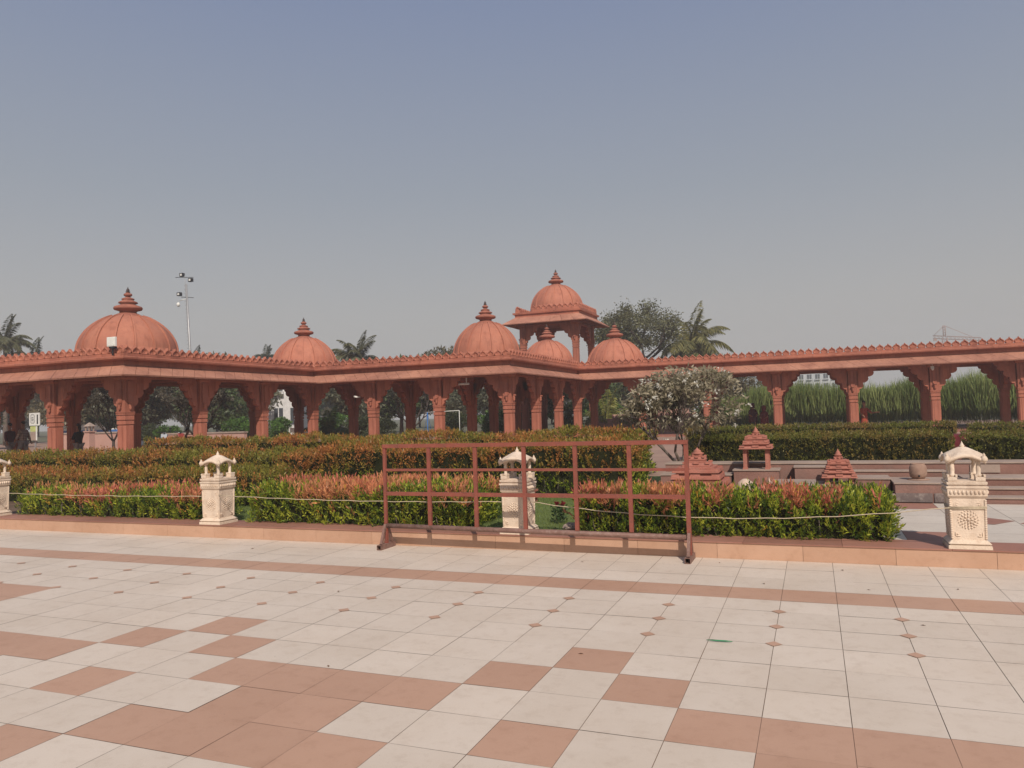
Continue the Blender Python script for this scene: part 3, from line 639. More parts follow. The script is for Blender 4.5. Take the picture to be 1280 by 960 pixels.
sb = thing('garden_steps', 'dark red steps with a pale tread in the gap between the clipped hedges', 'steps', (2.3, 15.6, 0.06))
b = MB(); b.box(-0.45, 0.55, 0, 0.6, 0, 0.42); b.box(-0.45, 0.55, 0.6, 1.3, 0, 0.78); b.build('riser', REDC, sb, bevel=0.01)
b = MB(); b.box(-0.47, 0.57, -0.03, 0.6, 0.421, 0.465); b.build('tread', SANDCAP, sb)
LP_ = mat('dry_leaf', (0.20, 0.10, 0.045), (0.12, 0.06, 0.03), 0.8, 30)
for i, (x, y) in enumerate([(-0.9, 7.55), (0.18, 7.45), (1.0, 6.9), (-0.45, 6.75), (0.62, 5.75), (-2.2, 7.3), (-3.9, 5.6), (-1.4, 4.55), (0.35, 6.72), (-6.2, 7.2), (1.35, 5.1), (-2.8, 3.9)]):
    b = MB(); q = random.uniform(0.014, 0.024); b.add([(-q, 0, 0.001), (0, -q * 0.45, 0.004), (q, 0, 0.002), (0, q * 0.45, 0.007)], [(0, 1, 2, 3)])
    tag(b.build('fallen_leaf', LP_, loc=(x, y, 0.001), rz=random.uniform(0, 6)), 'tiny dry brown leaf fallen on the open plaza tiles', 'leaf', 'dry leaves fallen on the plaza')
# ------------------------------------------------------------------ colonnade
col = thing('colonnade', 'long red colonnade with scalloped arches, merlon parapet and ribbed domes', 'colonnade', (0, 0, 0))
XA, XB, Y1, Y2, Y3 = -21.46, -11.66, 18.80, 29.27, 39.25; WD = 4.35
poly = [(-46, Y1), (XA, Y1), (XA, Y2), (XB, Y2), (XB, Y3), (26, Y3), (26, Y3 + WD), (XB - WD, Y3 + WD), (XB - WD, Y2 + WD), (XA - WD, Y2 + WD), (XA - WD, Y1 + WD), (-46, Y1 + WD)]
def offs(poly, d):
    n = len(poly); out = []
    for i in range(n):
        p0, p1, p2 = Vector(poly[i - 1]), Vector(poly[i]), Vector(poly[(i + 1) % n])
        a = (p1 - p0).normalized(); b_ = (p2 - p1).normalized()
        na, nb = Vector((a.y, -a.x)), Vector((b_.y, -b_.x))
        out.append((p1.x + (na.x + nb.x) * d, p1.y + (na.y + nb.y) * d) if abs(na.dot(nb)) < 0.5 else (p1.x + na.x * d, p1.y + na.y * d))
    return out
def sweep(m, poly, sec, mi=0, closed=False):
    n = len(poly); rings = [[(x, y, z) for x, y in offs(poly, o)] for o, z in sec]
    vs = [v for r in rings for v in r]; fs = []
    K = len(sec); rng = range(K if closed else K - 1)
    for i in rng:
        for k_ in range(n):
            a, b_ = i * n + k_, i * n + (k_ + 1) % n; c_, d_ = ((i + 1) % K) * n + (k_ + 1) % n, ((i + 1) % K) * n + k_
            fs.append((a, b_, c_, d_))
    m.add(vs, fs, mi)
def slab_tiles(m, poly, sec, size, gap, mi=0):
    """closed section swept in separate slabs along each edge"""
    n = len(poly); rings = [offs(poly, o) for o, z in sec]; K = len(sec)
    for e in range(n):
        L = (Vector(poly[(e + 1) % n]) - Vector(poly[e])).length; cnt = max(1, round(L / size))
        for q in range(cnt):
            t0, t1 = q / cnt + (gap / L if q else 0), (q + 1) / cnt - (gap / L if q < cnt - 1 else 0)
            dz = random.uniform(-0.004, 0.004)
            vs = []
            for t in (t0, t1):
                for i in range(K):
                    a, b_ = rings[i][e], rings[i][(e + 1) % n]; vs.append((a[0] + (b_[0] - a[0]) * t, a[1] + (b_[1] - a[1]) * t, sec[i][1] + dz))
            fs = [(i, (i + 1) % K, (i + 1) % K + K, i + K) for i in range(K)] + [tuple(range(K))[::-1], tuple(range(K, 2 * K))]
            m.add(vs, fs, mi)
MER = [(-0.115, 0), (-0.145, 0.035), (-0.157, 0.08), (-0.150, 0.125), (-0.122, 0.168), (-0.080, 0.202), (-0.036, 0.232), (0, 0.29), (0.036, 0.232), (0.080, 0.202), (0.122, 0.168), (0.150, 0.125), (0.157, 0.08), (0.145, 0.035), (0.115, 0)]
def merlons(m, poly, z, pitch, sc_=1.0, inset=0.0):
    n = len(poly)
    for e in range(n):
        p, q = Vector(poly[e]), Vector(poly[(e + 1) % n]); L = (q - p).length; t = (q - p) / L; nn = Vector((t.y, -t.x))
        cnt = max(1, round(L / pitch))
        for i in range(cnt):
            c_ = p + t * (L * (i + 0.5) / cnt) - nn * inset; s_ = L / cnt / 0.322
            jz = random.uniform(-0.006, 0.006)
            def pt(u, w_, d): v = c_ + t * u * s_ + nn * d; return (v.x, v.y, z + w_ * sc_ + jz)
            K = len(MER); vs = [pt(u, w_, 0.0) for u, w_ in MER] + [pt(u, w_, -0.10) for u, w_ in MER] + [pt(u * 0.80, w_ * 0.78 + 0.02, 0.022) for u, w_ in MER] + [pt(u * 0.45, w_ * 0.45 + 0.05, -0.02) for u, w_ in MER]
            fs = [tuple(range(K, 2 * K))] + [(i_, i_ + K, (i_ + 1) % K + K, (i_ + 1) % K) for i_ in range(K)]
            fs += [((i_ + 1) % K, (i_ + 1) % K + 2 * K, i_ + 2 * K, i_) for i_ in range(K)] + [((i_ + 1) % K + 2 * K, (i_ + 1) % K + 3 * K, i_ + 3 * K, i_ + 2 * K) for i_ in range(K)] + [tuple(range(3 * K, 4 * K))[::-1]]
            m.add(vs, fs)
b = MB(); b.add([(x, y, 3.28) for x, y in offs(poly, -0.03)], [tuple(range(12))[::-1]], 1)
b.add([(x, y, 3.80) for x, y in offs(poly, -0.02)], [tuple(range(12))], 0)
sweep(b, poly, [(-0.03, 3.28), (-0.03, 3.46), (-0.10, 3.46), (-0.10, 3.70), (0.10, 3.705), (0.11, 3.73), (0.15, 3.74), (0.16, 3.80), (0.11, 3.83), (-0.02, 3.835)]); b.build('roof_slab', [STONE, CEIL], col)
b = MB(); slab_tiles(b, poly, [(-0.028, 3.42), (0.46, 3.135), (0.475, 3.185), (-0.095, 3.54)], 0.53, 0.006); b.build('eave', CHAJJA, col)
b = MB(); sweep(b, poly, [(-0.14, 3.80), (-0.14, 3.935), (0.0, 3.935), (0.0, 3.836)]); merlons(b, poly, 3.93, 0.345, 1.0, 0.02); b.build('parapet', STONE, col)
b = MB(); b.add([(x, y, 0.10) for x, y in offs(poly, 0.25)], [tuple(range(12))]); sweep(b, poly, [(0.55, -0.02), (0.55, 0.04), (0.25, 0.04), (0.25, 0.10)]); b.build('plinth', PLINTH, col)
# column
def make_column_mesh():
    m = MB(); a = 0.198
    m.frustum(0, 0, 0.0, 0.20, a * 1.30, a * 1.30); m.frustum(0, 0, 0.20, 0.28, a * 1.28, a * 1.05)
    ch = 0.05      # shaft with chamfered corners
    def oct_(w_, c2): return [(-w_ + c2, -w_), (w_ - c2, -w_), (w_, -w_ + c2), (w_, w_ - c2), (w_ - c2, w_), (-w_ + c2, w_), (-w_, w_ - c2), (-w_, -w_ + c2)]
    m.prism(oct_(a, ch), 'z', 0.28, 1.44)
    for sg in (-1, 1):           # raised fillets on the faces
        m.box(-0.08, 0.08, sg * a - 0.012, sg * a + 0.012, 0.34, 1.40); m.box(sg * a - 0.012, sg * a + 0.012, -0.08, 0.08, 0.34, 1.40)
    m.prism(oct_(a * 0.86, ch), 'z', 1.44, 1.475); m.prism(oct_(a * 1.03, ch * 0.6), 'z', 1.475, 1.60); m.prism(oct_(a * 0.86, ch), 'z', 1.60, 1.635); m.prism(oct_(a * 1.02, ch * 0.3), 'z', 1.635, 1.78)
    return m
def make_cap_mesh():
    m = MB(); a = 0.202
    for k_, (z0, z1, w0, w1) in enumerate(((1.782, 1.81, 0.88, 0.88), (1.81, 1.85, 1.03, 1.03), (1.85, 1.885, 1.0, 1.05), (1.885, 1.92, 1.08, 1.08), (1.92, 1.97, 0.96, 0.96))):
        m.frustum(0, 0, z0, z1, a * w0, a * w1)
    m.frustum(0, 0, 1.97, 3.04, a * 0.94, a * 0.94)
    for sgx, sgy in ((1, 0), (-1, 0), (0, 1), (0, -1)):     # pendant brackets on the four sides
        px_, py_ = sgx * 0.255, sgy * 0.255
        m.lathe([(0.012, -0.22), (0.035, -0.18), (0.055, -0.12), (0.045, -0.07), (0.06, -0.04), (0.06, 0.0), (0.05, 0.03)], 10, (px_ * 0.94, py_ * 0.94, 2.18))
        m.box(px_ - 0.068, px_ + 0.068, py_ - 0.068, py_ + 0.068, 2.21, 2.27)
        m.box(sgx * 0.205 - (0.03 if sgx else 0.085), sgx * 0.205 + (0.03 if sgx else 0.085), sgy * 0.205 - (0.03 if sgy else 0.085), sgy * 0.205 + (0.03 if sgy else 0.085), 2.27, 3.0)
    m.frustum(0, 0, 3.04, 3.12, a * 1.05, a * 1.35); m.frustum(0, 0, 3.12, 3.279, a * 1.35, a * 1.35)
    return m
colm = make_column_mesh().mesh('column', STONE); capm = make_cap_mesh().mesh('capital', STONE)
def place_col(x, y, z=0.10, par=col, sc_=1.0):
    c_ = put('column', colm, par, (x, y, z), 0); d_ = put('capital', capm, c_, (0, 0, 0), 0)
    c_.scale = (1, 1, (3.28 - 0.10) / 3.28 * sc_); return c_
CUSP = [(0.20, 1.96), (0.25, 1.98), (0.29, 2.06), (0.28, 2.15), (0.36, 2.165), (0.44, 2.23), (0.47, 2.33), (0.45, 2.44), (0.55, 2.455), (0.65, 2.52), (0.70, 2.62), (0.67, 2.72), (0.79, 2.735), (0.90, 2.80), (0.94, 2.90), (0.92, 2.97), (1.02, 3.0), (1.06, 3.10)]
ARCHM = {}
def arch_mesh(span):
    kx = round(span, 2)
    if kx not in ARCHM:
        hs = span / 2; mid = [(max(-0.0, 0) , 0)]
        left = [(-hs + d, z) for d, z in CUSP if d < hs - 0.12]
        right = [(-u, z) for u, z in left][::-1]
        pts = [(-hs + 0.192, 3.279), (-hs + 0.192, 1.96)] + left + [(-0.10 if hs > 1.35 else -0.05, 3.11), (0.10 if hs > 1.35 else 0.05, 3.11)] + right + [(hs - 0.192, 1.96), (hs - 0.192, 3.279)]
        m = MB(); m.prism(pts, 'y', -0.085, 0.085)
        # raised border following the cusps
        inner = [(u, z) for u, z in pts[2:-2]]
        ARCHM[kx] = m.mesh('arch', STONE)
        m2 = MB(); m2.prism([(-hs + 0.38, 2.95), (-hs + 0.38, 2.55), (-hs + 0.47, 2.50), (-hs + 0.55, 2.62), (-hs + 0.62, 2.95)], 'y', -0.10, 0.10)
        m2.prism([(hs - 0.62, 2.95), (hs - 0.55, 2.62), (hs - 0.47, 2.50), (hs - 0.38, 2.55), (hs - 0.38, 2.95)], 'y', -0.10, 0.10)
        m2.prism([(-hs + 0.3, 3.12), (hs - 0.3, 3.12), (hs - 0.3, 3.18), (-hs + 0.3, 3.18)], 'y', -0.12, 0.12)
        ARCHM[kx, 1] = m2.mesh('moulding', STONE)
    return ARCHM[kx], ARCHM[kx, 1]
def arch(p, q, z=0.0, par=col):
    p, q = Vector(p), Vector(q); span = (q - p).length; c_ = (p + q) / 2
    a, m2 = arch_mesh(span); o = put('arch', a, par, (c_.x, c_.y, z), math.atan2((q - p).y, (q - p).x)); put('moulding', m2, o)
s1x = [-21.93 - 3.4 * k_ for k_ in range(7)]
ya, yb = 19.27, 22.67; xa, xb_ = -21.93, -25.33
s2y = [19.27, 22.67, 26.20, 29.74]
s3x = [-21.93, -18.6, -15.25, -11.95]; y3a, y3b = 29.74, 33.14
s4y = [29.74, 33.10, 36.42, 39.74]; x4a, x4b = -11.95, -15.5
s5x = [-11.95, -8.42, -5.02, -1.63, 1.80, 5.25, 8.68, 12.1, 15.5, 18.9, 22.3]; y5a, y5b = 39.74, 43.14
pts = []
def addp(p): 
    for q in pts:
        if (Vector(p) - Vector(q)).length < 0.5: return
    pts.append(p)
def runl(ps):
    for p in ps: addp(p)
    for p, q in zip(ps, ps[1:]): arch(p, q)
runl([(x, ya) for x in s1x]); runl([(x, yb) for x in s1x[1:]]); runl([(xa, y) for y in s2y]); runl([(xb_, y) for y in s2y[1:] + [y3b]])
runl([(x, y3a) for x in s3x]); runl([(x, y3b) for x in [xb_] + s3x[0:3]]); runl([(x4a, y) for y in s4y]); runl([(x4b, y) for y in [y3b, 36.42, 39.74, y5b]])
runl([(x, y5a) for x in s5x]); runl([(x, y5b) for x in [x4b] + s5x])
for x in s1x[1:]: arch((x, ya), (x, yb))
for y in s2y[1:3]: arch((xb_, y), (xa, y))
for x in s3x[1:3]: arch((x, y3a), (x, y3b))
for y in s4y[1:3]: arch((x4b, y), (x4a, y))
for x in s5x[1:]: arch((x, y5a), (x, y5b))
arch((xa, yb), (xb_, yb)); arch((s3x[0], y3a), (s3x[0], y3b)); arch((xb_, s2y[3]), (xa, s2y[3])); arch((x4a, s4y[1]), (x4b, s4y[1])); arch((x4b, y3a), (x4b, y3b)); arch((x4b, y5a), (x4a, y5a)); arch((x4a, y5a), (x4a, y5b))
for p in pts: place_col(*p)
# domes
def make_dome(par, x, y, z, r, hgt=1.25, nr=16):
    d = MB(); prof = [(r * 1.02, -0.35), (r * 1.02, 0.0)]
    top_r = 0.40 * r
    PR = [(1, 0), (0.992, 0.08), (0.978, 0.17), (0.955, 0.27), (0.92, 0.37), (0.875, 0.47), (0.82, 0.57), (0.755, 0.66), (0.685, 0.745), (0.61, 0.82), (0.54, 0.88), (0.48, 0.925), (0.43, 0.96), (0.385, 0.985), (0.35, 1.0)]
    for a_, b_ in PR[1:] if False else PR: prof.append((r * a_, hgt * b_ + 0.001))
    d.lathe(prof, 64)
    zt_ = prof[-1][1]; rt = prof[-1][0]
    for k_ in range(nr):      # raised ribs
        a = 2 * PI * (k_ + 0.5) / nr; vs = []; fs = []; K = 15
        for i in range(K):
            rr, z_ = prof[2 + i]; w_ = 0.042 * (0.55 + 0.45 * rr / r)
            for s_, e in ((-1, -0.02), (-0.75, 0.05), (0.75, 0.05), (1, -0.02)):
                R_ = rr + e * 0.8; vs.append((R_ * math.cos(a) - s_ * w_ * math.sin(a), R_ * math.sin(a) + s_ * w_ * math.cos(a), z_ + e * 0.6))
        for i in range(K - 1):
            for j in range(3): fs.append((i * 4 + j, i * 4 + j + 1, (i + 1) * 4 + j + 1, (i + 1) * 4 + j))
        d.add(vs, fs)
    do = d.build('dome', DOME, par, (x, y, z))
    f = MB(); s_ = r / 1.85 * 0.5 + 0.5
    # scalloped petal collar
    n = 48; vs = []; fs = []; K = 6
    for i in range(K):
        t = i / (K - 1); rr = (rt + 0.11) * (1 - t) + 0.27 * s_ * t; z_ = zt_ - 0.075 + 0.24 * s_ * t ** 0.9
        for k_ in range(n):
            a = 2 * PI * k_ / n; e = (1 - t) * 0.035 * abs(math.sin(a * 12)); vs.append(((rr + e) * math.cos(a), (rr + e) * math.sin(a), z_ - e * 0.4))
    for i in range(K - 1):
        for k_ in range(n): fs.append((i * n + k_, i * n + (k_ + 1) % n, (i + 1) * n + (k_ + 1) % n, (i + 1) * n + k_))
    fs.append(tuple(range(n))[::-1]); f.add(vs, fs, 0, True)
    zb = zt_ + 0.15 * s_
    f.lathe([(q * s_ * 1.12, w_ * s_ * 1.15) for q, w_ in [(0.27, 0), (0.27, 0.05), (0.33, 0.08), (0.44, 0.11), (0.465, 0.16), (0.44, 0.21), (0.30, 0.26), (0.24, 0.29), (0.24, 0.32), (0.31, 0.335), (0.30, 0.37), (0.20, 0.42), (0.17, 0.45), (0.21, 0.465), (0.20, 0.49), (0.10, 0.53), (0.06, 0.56)]], 24, (0, 0, zb), 0)
    f.lathe([(q * s_ * 1.12, w_ * s_ * 1.15) for q, w_ in [(0.055, 0.55), (0.11, 0.575), (0.14, 0.61), (0.13, 0.65), (0.06, 0.69), (0.05, 0.70)]], 16, (0, 0, zb), 0)
    f.lathe([(q * s_ * 1.12, w_ * s_ * 1.15) for q, w_ in [(0.05, 0.70), (0.085, 0.72), (0.04, 0.75), (0.06, 0.78), (0.02, 0.84), (0.002, 0.90)]], 16, (0, 0, zb), 1)
    f.build('finial', [FINIAL if r < 9 else DOME, TIP], do)
    return do
make_dome(col, -23.67, 20.97, 4.20, 1.72, 1.34)
make_dome(col, -23.62, 31.44, 4.15, 1.58, 1.40); make_dome(col, -13.65, 31.44, 4.15, 1.50, 1.44)
make_dome(col, -14.15, 41.44, 4.20, 1.48, 1.36); make_dome(col, -10.15, 41.44, 4.02, 1.58, 1.36)
for (x, y) in ((-23.63, 20.97), (-23.6, 31.44), (-13.7, 31.44), (-14.15, 41.44), (-10.15, 41.44)):
    b = MB(); b.prism([(x + 1.95 * math.cos(PI / 8 + q * PI / 4), y + 1.95 * math.sin(PI / 8 + q * PI / 4)) for q in range(8)], 'z', 3.801, 3.95); b.build('drum', STONE, col)
# raised tower kiosk
tw = thing('domed_tower_kiosk', 'red domed rooftop kiosk rising above and behind the colonnade roof', 'kiosk', (-14.95, 45.9, 0))
hb = 1.7
b = MB(); b.box(-hb - 0.45, hb + 0.45, -hb - 0.45, hb + 0.45, 3.3, 4.05); b.build('floor_slab', STONE, tw)
zc = 4.05; ht = 2.98
tp = [(-hb, -hb), (hb, -hb), (hb, hb), (-hb, hb)]
for p in tp:
    c_ = put('column', colm, tw, (p[0], p[1], zc)); d_ = put('capital', capm, c_); c_.scale = (0.92, 0.92, ht / 3.28)
for i in range(4):
    p, q = Vector(tp[i]), Vector(tp[(i + 1) % 4]); c2 = (p + q) / 2; a, m2 = arch_mesh(2 * hb); o = put('arch', a, tw, (c2.x, c2.y, zc), math.atan2((q - p).y, (q - p).x)); put('moulding', m2, o); o.scale = (1, 1, ht / 3.28)
for p in tp:
    c_ = put('column', colm, tw, (p[0], p[1], 0.05)); d_ = put('capital', capm, c_); c_.scale = (1, 1, 3.25 / 3.28)
sq = [(-hb - 0.38, -hb - 0.38), (hb + 0.38, -hb - 0.38), (hb + 0.38, hb + 0.38), (-hb - 0.38, hb + 0.38)]
zr = zc + ht
b = MB(); b.add([(x, y, zr) for x, y in sq], [(3, 2, 1, 0)], 1); b.add([(x, y, zr + 0.70) for x, y in offs(sq, -0.01)], [(0, 1, 2, 3)])
sweep(b, sq, [(0, zr), (0, zr + 0.56), (0.10, zr + 0.58), (0.12, zr + 0.68), (-0.01, zr + 0.705)]); b.build('roof_slab', [STONE, CEIL], tw)
b = MB(); slab_tiles(b, sq, [(0.002, zr + 0.30), (0.62, zr - 0.08), (0.64, zr - 0.03), (0.002, zr + 0.40)], 0.6, 0.006); b.build('eave', CHAJJA, tw)
# the parapet is broken at its left front corner: one merlon left standing
b = MB(); sq2 = [(-hb + 0.3, -hb - 0.36), (hb + 0.36, -hb - 0.36), (hb + 0.36, hb + 0.36), (-hb - 0.36, hb + 0.36)]
merl = MB(); merlons(merl, [(-hb - 0.36, -hb - 0.36), (hb + 0.36, -hb - 0.36), (hb + 0.36, hb + 0.36), (-hb - 0.36, hb + 0.36)], zr + 0.82, 0.335, 1.0, 0.02)
keepf = [f for f in range(len(merl.f)) if not (-hb - 0.05 < merl.v[merl.f[f][0]][0] < -hb + 0.75 and merl.v[merl.f[f][0]][1] < -hb - 0.2)]
b.v = merl.v; b.f = [merl.f[i] for i in keepf]; b.m = [0] * len(keepf); b.sm = [False] * len(keepf)
b.box(-hb + 0.72, hb + 0.36, -hb - 0.36, -hb - 0.25, zr + 0.706, zr + 0.84); b.box(-hb - 0.36, -hb - 0.05, -hb - 0.36, -hb - 0.25, zr + 0.706, zr + 0.84)
b.box(hb + 0.25, hb + 0.36, -hb - 0.249, hb + 0.36, zr + 0.706, zr + 0.84); b.box(-hb - 0.36, -hb - 0.25, -hb - 0.249, hb + 0.36, zr + 0.706, zr + 0.84); b.box(-hb - 0.249, hb + 0.249, hb + 0.25, hb + 0.36, zr + 0.706, zr + 0.84)
b.build('parapet', STONE, tw)
make_dome(tw, 0, 0, zr + 1.06, 1.66, 1.42)
# fittings on the colonnade
fl = thing('floodlight', 'white square floodlight facing out on the parapet near the big dome', 'lamp', (-21.83, 18.66, 4.10))
b = MB(); b.box(-0.19, 0.19, -0.03, 0.05, 0.06, 0.38); b.build('housing', WHITE, fl, bevel=0.01)
b = MB(); b.box(-0.165, 0.165, -0.036, -0.031, 0.09, 0.355); b.build('lens', mat('frosted_lens', (0.78, 0.78, 0.72), None, 0.3), fl)
b = MB(); b.box(-0.12, 0.12, -0.01, 0.12, 0.0, 0.055); b.box(-0.02, 0.02, 0.02, 0.06, -0.24, 0.0); b.build('bracket', BLACK, fl)
b = MB(); b.tube([(0, 0, 0), (-0.14, 0.02, 0.02)], 0.045, 10); b.box(-0.03, 0.03, -0.01, 0.25, -0.03, 0.03); tag(b.build('security_camera', WHITE, loc=(-19.25, 29.38, 2.46)), 'white tube camera on the left face of the colonnade column', 'camera')
b = MB(); b.box(-0.07, 0.07, -0.05, 0.05, 0, 0.12); b.tube([(0, -0.02, 0.12), (0.0, -0.02, 0.3)], 0.012, 6); b.sphere((0.0, -0.06, -0.02), 0.06)
tag(b.build('wall_speaker', WHITE, loc=(5.15, 39.36, 2.95)), 'small white fitting high on the second column from the right', 'fitting')
b = MB(); b.tube([(0, 0, 0), (1.0, 0, 0)], 0.05, 8); b.box(0.1, 0.14, -0.02, 0.02, 0.04, 0.35); b.box(0.86, 0.9, -0.02, 0.02, 0.04, 0.35)
tag(b.build('tube_light', WHITE, loc=(-14.9, 30.0, 2.85)), 'white tube light hanging in the arch below the third dome', 'lamp')

# ------------------------------------------------------------------ trees and plants
def crown(name, parent, centres, radii, n, L, W, cols, updir=0.3, shell=0.5, droop=0.0):
    K = len(centres); idx = RNG.integers(0, K, n); U = unit(RNG.normal(size=(n, 3))); rad = RNG.uniform(shell, 1, n)[:, None] ** 0.6
    P = np.array(centres)[idx] + U * np.array(radii)[idx][:, None] * rad * np.array([1, 1, 0.75])
    D = U + RNG.normal(size=(n, 3)) * 0.7 + np.array([0, 0, updir]); tone = RNG.uniform(0, 1, (n, 1)); cl = RNG.uniform(0.7, 1.3, (K, 1))[idx]
    c_ = (np.array(cols[0]) * (1 - tone) + np.array(cols[1]) * tone) * cl
    return leaves(name, P, D, L * RNG.uniform(0.7, 1.3, n), W * RNG.uniform(0.7, 1.3, n), c_, parent, droop=droop)
def limbs(m, p, d, L, r, depth, tips, spread=0.6, rr=random, shrink=0.72, nb=(2, 3), up=0.15):
    p = Vector(p); d = Vector(d).normalized(); n = 3; path = [p]; q = p
    for i in range(n):
        d = (d + Vector((rr.uniform(-1, 1), rr.uniform(-1, 1), rr.uniform(-0.5, 1))) * 0.13 + Vector((0, 0, up * 0.3))).normalized(); q = q + d * L / n; path.append(q)
    m.tube(path, [r * (1 - 0.3 * i / n) for i in range(n + 1)], 7 if r > 0.03 else 5)
    if depth == 0: tips.append((tuple(q), tuple(d))); return
    for _ in range(rr.randint(*nb)):
        nd = (d + Vector((rr.uniform(-1, 1), rr.uniform(-1, 1), rr.uniform(-0.5, 0.8) + up)) * spread).normalized(); limbs(m, q, nd, L * shrink * rr.uniform(0.8, 1.2), r * 0.66, depth - 1, tips, spread, rr, shrink, nb, up)
def frangipani(label, loc, H, R, nleaf, lcol, flowers, seed, bark=BARK, depth=4, trunk=0.09, name='frangipani_tree', L=0.17, W=0.05, fill=0):
    r = thing(name, label, 'tree', loc); rr = random.Random(seed); m = MB(); tips = []
    m.tube([(0, 0, -0.05), (0.01, 0, H * 0.1), (0, 0.01, H * 0.2)], [trunk * 1.3, trunk, trunk * 0.95], 10)
    nbr = 4
    for q in range(nbr):
        a = 2 * PI * q / nbr + rr.uniform(-0.4, 0.4); limbs(m, (0, 0, H * 0.19), (math.cos(a) * 0.75, math.sin(a) * 0.75, 0.8), H * 0.24, trunk * 0.62, depth - 1, tips, 0.75, rr, 0.80)
    T_ = np.array([t[0] for t in tips]); ext = max(np.abs(T_[:, 0]).max(), 0.1); hz = T_[:, 2].max()
    sxy, szz = R / ext, (H * 0.97) / hz
    m.v = [(x * (1 + (sxy - 1) * min(1, max(0, z / (H * .3)))), y * (1 + (sxy - 1) * min(1, max(0, z / (H * .3)))), z * (1 + (szz - 1) * min(1, max(0, z / (H * .3))))) for x, y, z in m.v]
    m.build('trunk', bark, r)
    T_ = T_ * np.array([sxy, sxy, szz]); Dt = np.array([t[1] for t in tips])
    k_ = nleaf; n = len(T_) * k_; P = np.repeat(T_, k_, 0) + RNG.normal(size=(n, 3)) * 0.035; D = np.repeat(Dt, k_, 0) * 0.5 + unit(RNG.normal(size=(n, 3))) * 0.9 + np.array([0, 0, 0.25])
    tone = RNG.uniform(0, 1, (n, 1)); c_ = np.array(lcol[0]) * (1 - tone) + np.array(lcol[1]) * tone
    if fill:
        U = unit(RNG.normal(size=(fill, 3))) * RNG.uniform(0.25, 1, (fill, 1)) ** 0.4; U[:, 2] = np.where(U[:, 2] < -0.5, U[:, 2] * 0.75, U[:, 2])
        P2 = U * np.array([R * 1.08, R * 1.0, H * 0.31]) + np.array([0.10, 0, H * 0.70]); keep = vnoise(P2, 6.5, seed) > 0.0; P2 = P2[keep]; D2 = U[keep] * 0.7 + unit(RNG.normal(size=P2.shape)) * 0.9 + np.array([0, 0, 0.2])
        t2 = RNG.uniform(0, 1, (len(P2), 1)); P = np.concatenate([P, P2]); D = np.concatenate([D, D2]); c_ = np.concatenate([c_, np.array(lcol[0]) * (1 - t2) + np.array(lcol[1]) * t2]); n = len(P)
    leaves('crown', P, D, L * RNG.uniform(0.6, 1.2, n), W * RNG.uniform(0.8, 1.2, n), c_, r, droop=0.15)
    if flowers:
        sel = RNG.choice(len(T_), flowers, replace=len(T_) < flowers); k_ = 14; n = flowers * k_
        base_ = T_[sel] + np.array([0, 0, 0.05])
        if fill: q_ = unit(RNG.normal(size=(flowers, 3)) + np.array([0, -0.5, 0.35])); base_ = q_ * np.array([R * 1.1, R * 1.0, H * 0.32]) * RNG.uniform(0.85, 1.05, (flowers, 1)) + np.array([0.12, 0, H * 0.69])
        P = np.repeat(base_, k_, 0) + RNG.normal(size=(n, 3)) * 0.022; D = unit(RNG.normal(size=(n, 3))) + np.array([0, 0, 0.5])
        leaves('blossom', P, D, 0.036, 0.026, np.tile(np.array([[0.72, 0.70, 0.62]]), (n, 1)), r)
    return r
frangipani('frangipani tree with grey-green leaves and white flowers beside the stepped pyramid', (-2.14, 13.2, 0.12), 2.10, 0.92, 9, ((0.15, 0.135, 0.075), (0.44, 0.38, 0.27)), 36, 11, BARK, 6, 0.062, L=0.115, W=0.034, fill=3600)
DK = ((0.07, 0.062, 0.045), (0.19, 0.165, 0.12)); SH = 'trees beyond the colonnade'
frangipani('dark bare-looking tree framed by the arch left of the big corner column', (-33.4, 28.6, 0.05), 3.7, 1.9, 16, DK, 0, 21, DBARK, 6, 0.085, 'bare_tree', L=0.17, W=0.06)
frangipani('dark thin-leaved tree framed by the arch right of the big corner column', (-29.0, 29.8, 0.05), 3.9, 2.2, 16, DK, 0, 22, DBARK, 6, 0.09, 'bare_tree', L=0.17, W=0.06)
frangipani('dark tree seen through the arch between the second and third domes', (-23.2, 41.5, 0.05), 4.1, 2.5, 14, ((0.055, 0.06, 0.035), (0.15, 0.145, 0.09)), 0, 23, DBARK, 6, 0.10, 'bare_tree', L=0.20, W=0.06)

